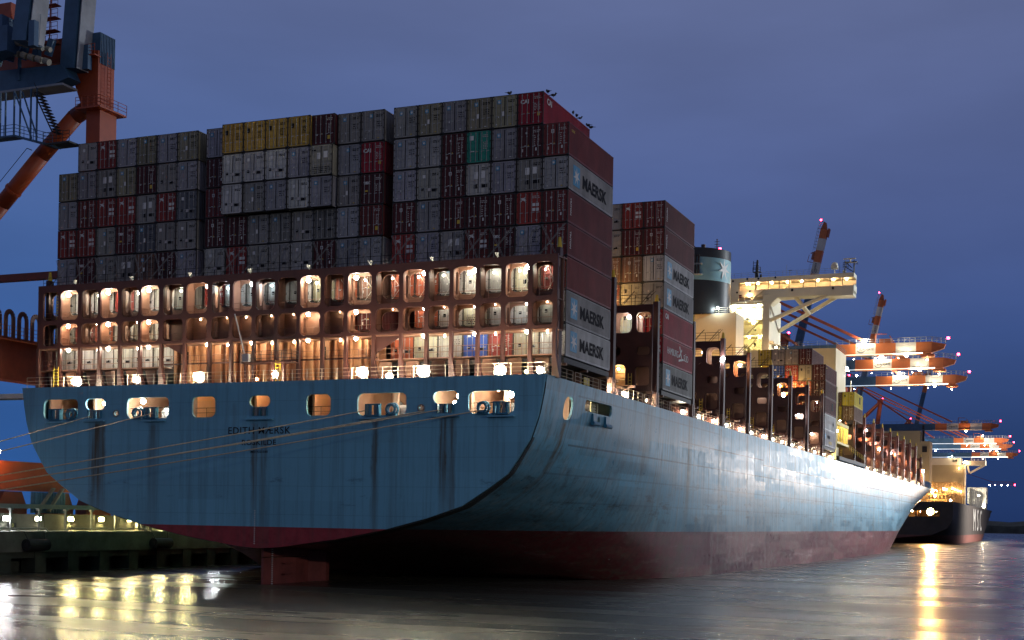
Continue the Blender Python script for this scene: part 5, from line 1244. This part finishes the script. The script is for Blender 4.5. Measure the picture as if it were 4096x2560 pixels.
def boom(t, M=None, lit=1.0, beacon=True, zt=0.):
    """x from -33 (hinge) to 42, top at z = 48.7; parts under t; optional matrix for raised booms"""
    def add(k, name, m):
        me = k.mesh(name, m if isinstance(m, list) else [m])
        if M is not None: me.transform(M)
        return link(bpy.data.objects.new(name, me), t)
    segs = [(-34, 18.0, M_cbl), (18.0, 22.5, M_corg), (22.5, 27, M_cwh), (27, 31.5, M_corg), (31.5, 36, M_cwh), (36, 39.4, M_corg)]
    for a, b_, m in segs:
        k = MB(); k.box(a, b_, -.9, .9, 46.2, 48.6); add(k, 'boom_section', m)
        k = MB(); k.box(a, b_, -1.3, 1.3, 45.9, 46.2); add(k, 'boom_rail', m)
    k = MB(); k.add([(39.4,-.9,46.2),(39.4,.9,46.2),(39.4,.9,48.6),(39.4,-.9,48.6),(42.0,-.6,47.0),(42.0,.6,47.0),(42.4,.6,48.0),(42.4,-.6,48.0)], [(3,2,1,0),(4,5,6,7),(0,1,5,4),(1,2,6,5),(2,3,7,6),(3,0,4,7)])
    k.box(37, 40, -1.2, 1.2, 45.2, 45.8); add(k, 'boom_tip', mat('boom_tip_orange', (.42, .10, .03), .5))
    k = MB(); k.rail((39.6, -.9, 48.6), (42.4, -.7, 48.2), 1.1, 3, 3, .05); k.rail((18, -.95, 48.6), (32, -.95, 48.6), 1.0, 9, 2, .035); k.rail((32.2, -.95, 48.6), (39.4, -.95, 48.6), 1.1, 6, 2, .06); k.rail((-34, -.95, 48.6), (18, -.95, 48.6), 1.0, 24, 2, .03); add(k, 'guard_rail', M_cgr)
    k = MB(); k.box(27.8, 30.6, -.6, .6, 48.6, 49.6); k.tube((26.8, 0, 48.6), (26.8, 0, 50.9), .12, 6); k.tube((26.8, 0, 50.9), (29.4, 0, 50.8), .1, 6); k.beam((30, 0, 50.4), (31, 0, 48.8), .6, .2); add(k, 'sheave_frame', MATS['boom_tip_orange'])
    k = MB(); logo(k, 24.7, 47.4, -.93); add(k, 'sign_lettering', [M_blk, mat('logo_grey', (.2, .2, .2), .5), mat('logo_blue', (.05, .1, .25), .5)])
    if beacon:
        k = MB(); k.ball((42.9, 0, 49.4), .34, 8, 5); add(k, 'beacon', L_red)
        k = MB(); k.tube((42.2, 0, 48.2), (42.8, 0, 49.2), .08, 5); add(k, 'beacon_post', M_dark)
def far_crane(Y, raised, label, lamps=True, legs=True, tint=0):
    t = tag(empty('quay_crane', (0, Y, 0)), label, 'crane', 'quay cranes of the terminal')
    if raised:
        piv = Vector((-33, 0, 47)); M = Matrix.Translation(piv) @ Matrix.Rotation(-math.radians(78), 4, 'Y') @ Matrix.Translation(-piv)
        boom(t, M, 0)
    else: boom(t)
    k = MB()
    for yy in (-9, 9):
        for xx in (-38, -66): k.beam((xx, yy, 4.3), (xx, yy*.8, 46), 1.6, 1.6)
    lg = k
    for xx, yy in ((-38, -9), (-38, 9), (-66, -9), (-66, 9)):
        q = MB(); q.beam((xx, yy, 4.3), (xx, yy*.8, 46), 1.6, 1.6); q.build('leg', M_org, t)
    k = MB(); k.box(-39, -37, -9, 9, 19, 21); k.box(-67, -65, -9, 9, 19, 21); k.box(-66, -38, -9.5, -8.5, 19, 21); k.box(-66, -38, 8.5, 9.5, 19, 21); k.box(-39, -37, -8, 8, 45, 47); k.build('portal_frame', M_org, t)
    k = MB()
    for yy in (-6, 6): k.tube((-36, yy, 47), (-32, yy*.25, 78), .9, 10); k.tube((-64, yy, 47), (-33, yy*.25, 77), .7, 10)
    k.box(-33.6, -30.8, -2.2, 2.2, 76.5, 79); k.build('apex_frame', M_org, t)
    box('rear_girder', (-84, -34, -1, 1, 46.2, 48.6), M_cbl, t)
    box('machinery_house', (-62, -48, -4, 4, 48.6, 54), M_cgr, t)
    if not raised:
        for x1 in (8.5, 24.5):
            for yy in (-.7, .7):
                q = MB(); q.beam((-32, yy, 77.5), (x1, yy, 49.2), .42, .55); q.build('forestay', mat('forestay_red', (.40, .085, .04), .5), t)
        if Y < 300:
            lamp(24.5, -1.6, 49.1, .5, L_cr, t); lamp(34, -1.9, 45.5, .34, L_cr, t)
            for a, b_, m in ((-30, 18, L_stc), (18, 31, L_stw), (31, 37.5, L_sth)): box('lit_rail_glow', (a, b_, -1.40, -1.32, 45.92, 46.12), m, t)  # glowing strips stand in for floodlit trolley rails
            for x in (12, 22, 27, 32): lamp(x, 0, 45.2, .08, L_cr, t)
            lamp(38.4, 0, 44.6, .16, L_crw, t)
        elif Y > 470:
            for (x, z, r, mm) in ((24, 45.2, .2, L_crw), (32, 45.2, .22, L_crw), (6, 45.2, .25, L_crc), (31, 49.6, .28, L_cr)): lamp(x, -1.7, z, r, mm, t)
            for a, b_, m in ((-30, 18, L_stc), (18, 37, L_sth)): box('lit_rail_glow', (a, b_, -1.42, -1.32, 45.9, 46.15), m, t)
        else: lamp(30, -1.6, 45.4, .25, L_crw, t)
    lamp(-31, 0, 79.6, .4, L_red, t, 'beacon')
    return t
L_stc = lampm('cool_rail_glow', (.55, .72, .9), .9); L_stw = lampm('warm_rail_glow', (1, .78, .5), 1.6); L_sth = lampm('hot_rail_glow', (1, .92, .7), 5)  # painted glow of the lit trolley rails, no lamps
L_cr = lampm('crane_flood_glow', (1, .86, .60), 260)
L_crw = lampm('crane_warm_glow', (1, .62, .34), 330)
L_crc = lampm('crane_cool_glow', (.55, .78, 1), 300)
far_crane(211, False, 'orange and white striped crane boom, uppermost of the lowered booms')
far_crane(241, False, 'striped crane boom second from the top, just under the uppermost')
far_crane(280, False, 'striped crane boom third from the top with long blue section')
far_crane(459, False, 'striped crane boom alone in the middle with blue girder above the second ship')
far_crane(552, False, 'striped crane boom, upper of the three low distant ones')
far_crane(597, False, 'striped crane boom, middle of the three low distant ones')
far_crane(677, False, 'striped crane boom, lowest and most distant')
far_crane(402, True, 'crane with raised striped boom rising behind the white bridge wing')
far_crane(568, True, 'crane with raised striped boom above the uppermost lowered boom')
far_crane(823, True, 'crane with raised striped boom behind the third lowered boom')

# ------------------------------------------------------------------ second ship
def second_ship():
    s = tag(empty('cargo_ship', (0, 440, 0)), 'dark container ship with white MSC letters moored beyond the blue bow', 'ship')
    Md = bpy.data.materials.new('dark_hull_paint'); Md.use_nodes = True; t = Md.node_tree; N = t.nodes; L = t.links; b_ = N['Principled BSDF']
    tc = N.new('ShaderNodeTexCoord'); sp = N.new('ShaderNodeSeparateXYZ'); L.new(tc.outputs['Object'], sp.inputs[0])
    gt = N.new('ShaderNodeMath'); gt.operation = 'GREATER_THAN'; gt.inputs[1].default_value = 3.4; L.new(sp.outputs['Z'], gt.inputs[0])
    nz_ = N.new('ShaderNodeTexNoise'); nz_.inputs['Scale'].default_value = .3; nz_.inputs['Detail'].default_value = 6; L.new(tc.outputs['Object'], nz_.inputs['Vector'])
    m1 = N.new('ShaderNodeMix'); m1.data_type = 'RGBA'; L.new(nz_.outputs[0], m1.inputs[0]); m1.inputs[6].default_value = (.14, .05, .045, 1); m1.inputs[7].default_value = (.24, .12, .10, 1)
    m2 = N.new('ShaderNodeMix'); m2.data_type = 'RGBA'; L.new(nz_.outputs[0], m2.inputs[0]); m2.inputs[6].default_value = (.045, .040, .038, 1); m2.inputs[7].default_value = (.10, .09, .085, 1)
    m3 = N.new('ShaderNodeMix'); m3.data_type = 'RGBA'; L.new(gt.outputs[0], m3.inputs[0]); L.new(m1.outputs[2], m3.inputs[6]); L.new(m2.outputs[2], m3.inputs[7]); L.new(m3.outputs[2], b_.inputs['Base Color'])
    b_.inputs['Roughness'].default_value = .75; b_.inputs['Specular IOR Level'].default_value = .2
    TT = [(1.9, 4), (2.4, 8), (3.4, 19), (6.1, 24.7), (8.8, 26.6), (12, 26.9), (16.5, 26.9)]
    rows = []; Ys = [0, 1, 3, 6, 10, 16, 24, 34, 50, 90, 150, 180, 200, 220, 240, 255, 270, 285, 300, 315, 325]
    for Y in Ys:
        r = []
        for j in range(17):
            z = -1+17.6*j/16; ze = 1.9+max(0, z-(1.9-.2*Y))*(14.6/(16.5-(1.9-.2*Y))) if 1.9-.2*Y < 16 else z
            w = lerp_tab(TT, min(ze, 16.5)); w = w+(27.5-w)*(1-(1-min(Y/45, 1))**2)
            if z < 1.9-.2*Y: w = .0
            a = 170+6*z; e = 300+1.5*z
            if Y > a: w *= max(0, 1-((Y-a)/(e-a))**2)
            r.append((w, Y, z))
        rows.append(r)
    vs = []; fs = []
    for r in rows: vs += [(x, y, z) for x, y, z in reversed(r)]+[(-x, y, z) for x, y, z in r]
    for i in range(len(rows)-1):
        for j in range(33): a = i*34+j; fs.append((a, a+1, a+35, a+34))
    me = bpy.data.meshes.new('hull'); me.from_pydata(vs, [], fs); me.materials.append(Md); me.polygons.foreach_set('use_smooth', [True]*len(me.polygons)); link(bpy.data.objects.new('hull', me), s)
    outer = [(x, z) for z, x in TT]+[(-x, z) for z, x in reversed(TT)]
    plate('transom', outer, [rrect(10.2, 12.8, 10.6, 13.1, .3), rrect(13.3, 22, 10.65, 13.2, .5), rrect(-5, 8, 10.6, 13.1, .5), rrect(-22, -8, 10.6, 13.1, .5)], .3, Md, XZ(-.1), s)
    k = MB(); k.box(-26, 26, .2, 12, 10.0, 10.4); k.box(-26, 26, 9, 9.3, 10.4, 16); 
    for x in (12.9, 5, 17, -10): k.box(x, x+.4, 2, 9, 10.4, 16)
    k.build('mooring_deck', mat('ochre_deck_paint', (.55, .36, .12), .6), s)
    box('main_deck', (-26.5, 26.5, .3, 220, 16.1, 16.4), M_dark, s)
    lamp(18.7, -1.75, 12.6, .9, lampm('orange_flood_glow', (1, .52, .14), 4500), s, 'floodlight')
    k = MB(); k.tube((18.7, -.7, 12.6), (18.7, -.8, 12.6), 1.2, 16); k.tube((18.7, -.8, 12.6), (18.7, -3.0, 12.6), 1.15, 16, 0, 1.35, False); k.build('lamp_shade', M_dark, s)  # hood added to keep this lamp's light off the transom
    for x, z, r, m in ((11.3, 12.8, .28, L_crw), (20.5, 12.6, .12, L_crw), (14.5, 12.6, .12, L_crw)): lamp(x, 1.2, z, r, m, s)
    me = text_mesh('M S C', 10, [M_wl], Matrix.Translation((27.65, 149, 10.3)) @ YZ(0), .01, .0, 1, 1.15)
    ys = [v.co.y for v in me.vertices]; zs = [v.co.z for v in me.vertices]; fy = 62/(max(ys)-min(ys)); fz = 10.4/(max(zs)-min(zs)); cy_ = (max(ys)+min(ys))/2; cz_ = (max(zs)+min(zs))/2
    for v in me.vertices: v.co.y = 138+(v.co.y-cy_)*fy; v.co.z = 10.3+(v.co.z-cz_)*fz; v.co.x = 27.75+(.02 if v.co.x > 27.65 else -.02)
    link(bpy.data.objects.new('name_lettering', me), s)
    # superstructure
    Mb = mat('beige_house_paint', (.46, .39, .22), .55, noise=.12, nscale=.1)
    box('funnel_casing', (-6, 12.6, 15, 26, 16.4, 45.5), Mb, s)
    box('funnel_casing', (12.6, 16.3, 15, 26, 16.4, 41.2), Mb, s)
    box('louvre', (13.4, 15.3, 14.8, 15, 36.8, 39.2), M_dark, s)
    box('chimney', (13.0, 13.8, 18, 20, 41.2, 48), M_dark, s)
    box('accommodation', (-24, 25.1, 80, 92, 16.4, 34.6), Mb, s)
    box('wheelhouse', (-24, 23.6, 80, 90, 34.6, 37.7), M_white, s)
    for x in (20.2, 20.9, 21.6): box('window', (x, x+.5, 79.8, 80, 36, 36.9), M_glass, s)
    k = MB(); k.add([(25.1,80,34.5),(34.1,80,34.5),(34.1,80,36.5),(25.1,80,36.5),(25.1,86,34.5),(34.1,86,34.5),(34.1,86,36.5),(25.1,86,36.5)], [(0,1,2,3),(7,6,5,4),(3,2,6,7),(0,4,5,1),(1,5,6,2)]); k.beam((34, 81, 34.8), (27.5, 81, 31), .8); k.beam((26.5, 81, 34.6), (27.3, 81, 31), .8); k.rail((28, 80, 36.5), (34, 80, 36.5), 1.2, 4, 2, .06); k.box(24.9, 25.8, 80, 81, 16.4, 36); k.build('bridge_wing', M_white, s)
    for x, z, r, m in ((25.3, 35.6, .35, L_crw), (23, 33, .15, L_crw), (20, 38.5, .2, L_cr)): lamp(x, 78.6, z, r, m, s)
    # lashing gear between casing and house
    for y in (28, 40, 52, 64, 76):
        k = MB(); x = 4.
        while x < 26: k.box(x, x+.35, y, y+.6, 16.4, 25.2); x += 1.25
        k.box(4, 26.3, y-.1, y+.7, 20, 20.4); k.box(4, 26.3, y-.1, y+.7, 24.8, 25.2); k.build('lashing_bridge', mat('ochre_gear', (.30, .20, .08), .6, rust=.2), s)
        for xx in (8, 15, 21, 24.5): lamp(xx, y-1, 22.5, .28, L_crw, s)
    k = MB(); k.beam((17.5, 14, 25), (22.5, 14, 17), .5); k.beam((21, 14, 23), (15, 14, 18), .4); k.box(8, 24, 6, 7, 17.2, 17.6); k.box(8, 24, 6, 7, 19.4, 19.8); x = 8.
    while x < 24: k.box(x, x+.2, 6, 6.3, 16.4, 19.6); x += 1.4
    k.build('mooring_frame', mat('ochre_frame', (.45, .27, .07), .6), s)
    for x, z in ((23.2, 21.5), (19.6, 19), (18.5, 20.4), (25.5, 17.2)): lamp(x, 4.8, z, .42, L_crw, s)
    for y in (100, 112, 125, 138, 151, 164, 177, 190, 203, 216, 229): 
        k = MB(); k.box(26.2, 26.9, y, y+.7, 16.4, 25); k.build('stanchion', M_gal, s)
    for y in (205,): lamp(27, y-6, 18.5, .8, L_cr, s)
    for j in range(3):
        for q in range(4):
            container(18.6+q*2.5, 440+215, 16.9+j*2.95 + 2.9, 'white', 'plain', 'white floodlit container, %s column from inboard, %s layer up, on the dark ship' % (ORD[q], ORD[j]), 'white containers on the dark ship')
    for y in (204, 207, 209): lamp(24, y, 24, .5, L_cr, s)
second_ship()

# ------------------------------------------------------------------ far shore, masts, jib
k = MB(); rnd = random.Random(4); n = 170; X0, X1 = -200, 1500
vs = []; fs = []
for i in range(n+1):
    x = X0+(X1-X0)*i/n; y = 1900-.15*(x-X0); h = 15+1.2*math.sin(i*.11)+.8*math.sin(i*.9+1)+rnd.random()*1.6
    vs += [(x, y, 0), (x, y+4, h*.62), (x, y+22, h), (x, y+90, h*.9)]
for i in range(n):
    for j in range(3): a = i*4+j; fs.append((a, a+4, a+5, a+1))
k.add(vs, fs); o = k.build('distant_wooded_shore', mat('dark_woods', (.060, .068, .060), .9, noise=.6, nscale=.05, bump=.5, bscale=.2)); o['kind'] = 'structure'
t = tag(empty('lattice_jib_crane', (0, 900, 0)), 'thin red lattice jib with white lamps and a red tip light far away', 'crane')
k = MB()
for i in range(7):
    x0 = 16+i*2.4; x1 = x0+2.4; k.beam((x0, 0, 37.6), (x1, 0, 37.6), .22); k.beam((x0+1.2, 0, 39.8), (min(x1+1.2, 31), 0, 39.8), .22); k.beam((x0, 0, 37.6), (x0+1.2, 0, 39.8), .2); k.beam((x0+1.2, 0, 39.8), (x1, 0, 37.6), .2)
k.beam((31, 0, 39.8), (32.8, 0, 37.6), .22); k.beam((-18, 0, 52), (18, 0, 39.6), .3); k.build('jib', mat('jib_red', (.45, .09, .06), .5), t)
box('tower', (-20, -16, -2, 2, 4.3, 54), M_org, t)
lamp(32.8, 0, 37.7, .55, L_red, t, 'beacon')
for x in (15.8, 19.6, 23.8, 28): lamp(x, 0, 37.4, .22, L_crc, t)
for i, (y, z, x, col_, lab) in enumerate(((556, 55.6, -34, L_cr, 'tall lamp mast with bright flood between the second and third lowered booms'), (584, 55, -34, L_crc, 'tall lamp mast with small cool light behind the third lowered boom'))):
    dd = 1.6
    pass
def mast(x, y, z, m, r, lab):
    t = tag(empty('lighting_mast', (x, y, 4.3)), lab, 'lamp mast', 'terminal lighting masts')
    k = MB(); k.tube((0, 0, 0), (0, 0, z-4.3), .45, 8, 0, .2); k.box(-1.2, 1.2, -.3, .3, z-4.4, z-3.9); k.build('pole', M_gal, t)
    lamp(0, -.9, z-4.4, r, m, t)
mast(-10.5, 428, 63.5, L_cr, .8, 'tall lamp mast whose flood shines just below the second lowered boom') if False else None
# ------------------------------------------------------------------ floodlight masts across the basin, some added as fill
def flood_mast(x, y, h, target, power, col, size, label, spot=50):
    t = tag(empty('floodlight_mast', (x, y, 0)), label, 'lamp mast', 'floodlight masts across the basin')
    k = MB(); k.tube((0, 0, -1), (0, 0, h), .5, 8, 0, .25); k.box(-1.5, 1.5, -.4, .4, h-.4, h+.9); k.build('pole', M_gal, t)
    li = bpy.data.lights.new('mast_flood', 'SPOT'); li.energy = power; li.color = col; li.spot_size = math.radians(spot); li.spot_blend = .9; li.shadow_soft_size = size
    lo = bpy.data.objects.new('mast_flood', li); d = Vector(target)-Vector((x, y, h)); lo.location = Vector((0, 0, h+.3))+d.normalized()*1.2
    lo.rotation_euler = d.to_track_quat('-Z', 'Y').to_euler(); link(lo, t)
flood_mast(185, -70, 42, (24, 10, 22), 170000, (1, .95, .88), 1.5, 'unseen tall mast added across the basin as fill for the stern', 60)  # fill light added for the stern quarter and container sides
flood_mast(190, 250, 55, (28, 190, 14), 1750000, (.86, .94, 1), 1.5, 'tall mast with a white floodlight on the far side of the basin', 80)
m2 = flood_mast(66, 424, 30, (28, 225, 15), 150000, (.92, .95, 1), 1.2, 'unseen white floodlight mast placed off the bow for the sheen on the hull', 76)  # unseen mast, placed so its reflection gives the hull its white sheen
flood_mast(70, 446, 26, (28, 275, 19), 85000, (1, .68, .40), 1.2, 'unseen mast added beyond the white one to warm the forward hull', 30)  # added to tint the forward hull warm
flood_mast(100, 520, 30, (28, 545, 8), 1000000, (1, .90, .80), 1.2, 'unseen mast added across the basin to light the dark ship side', 120)  # added to brighten the side of the second ship
print('containers', NC[0], 'objects', len(bpy.data.objects))
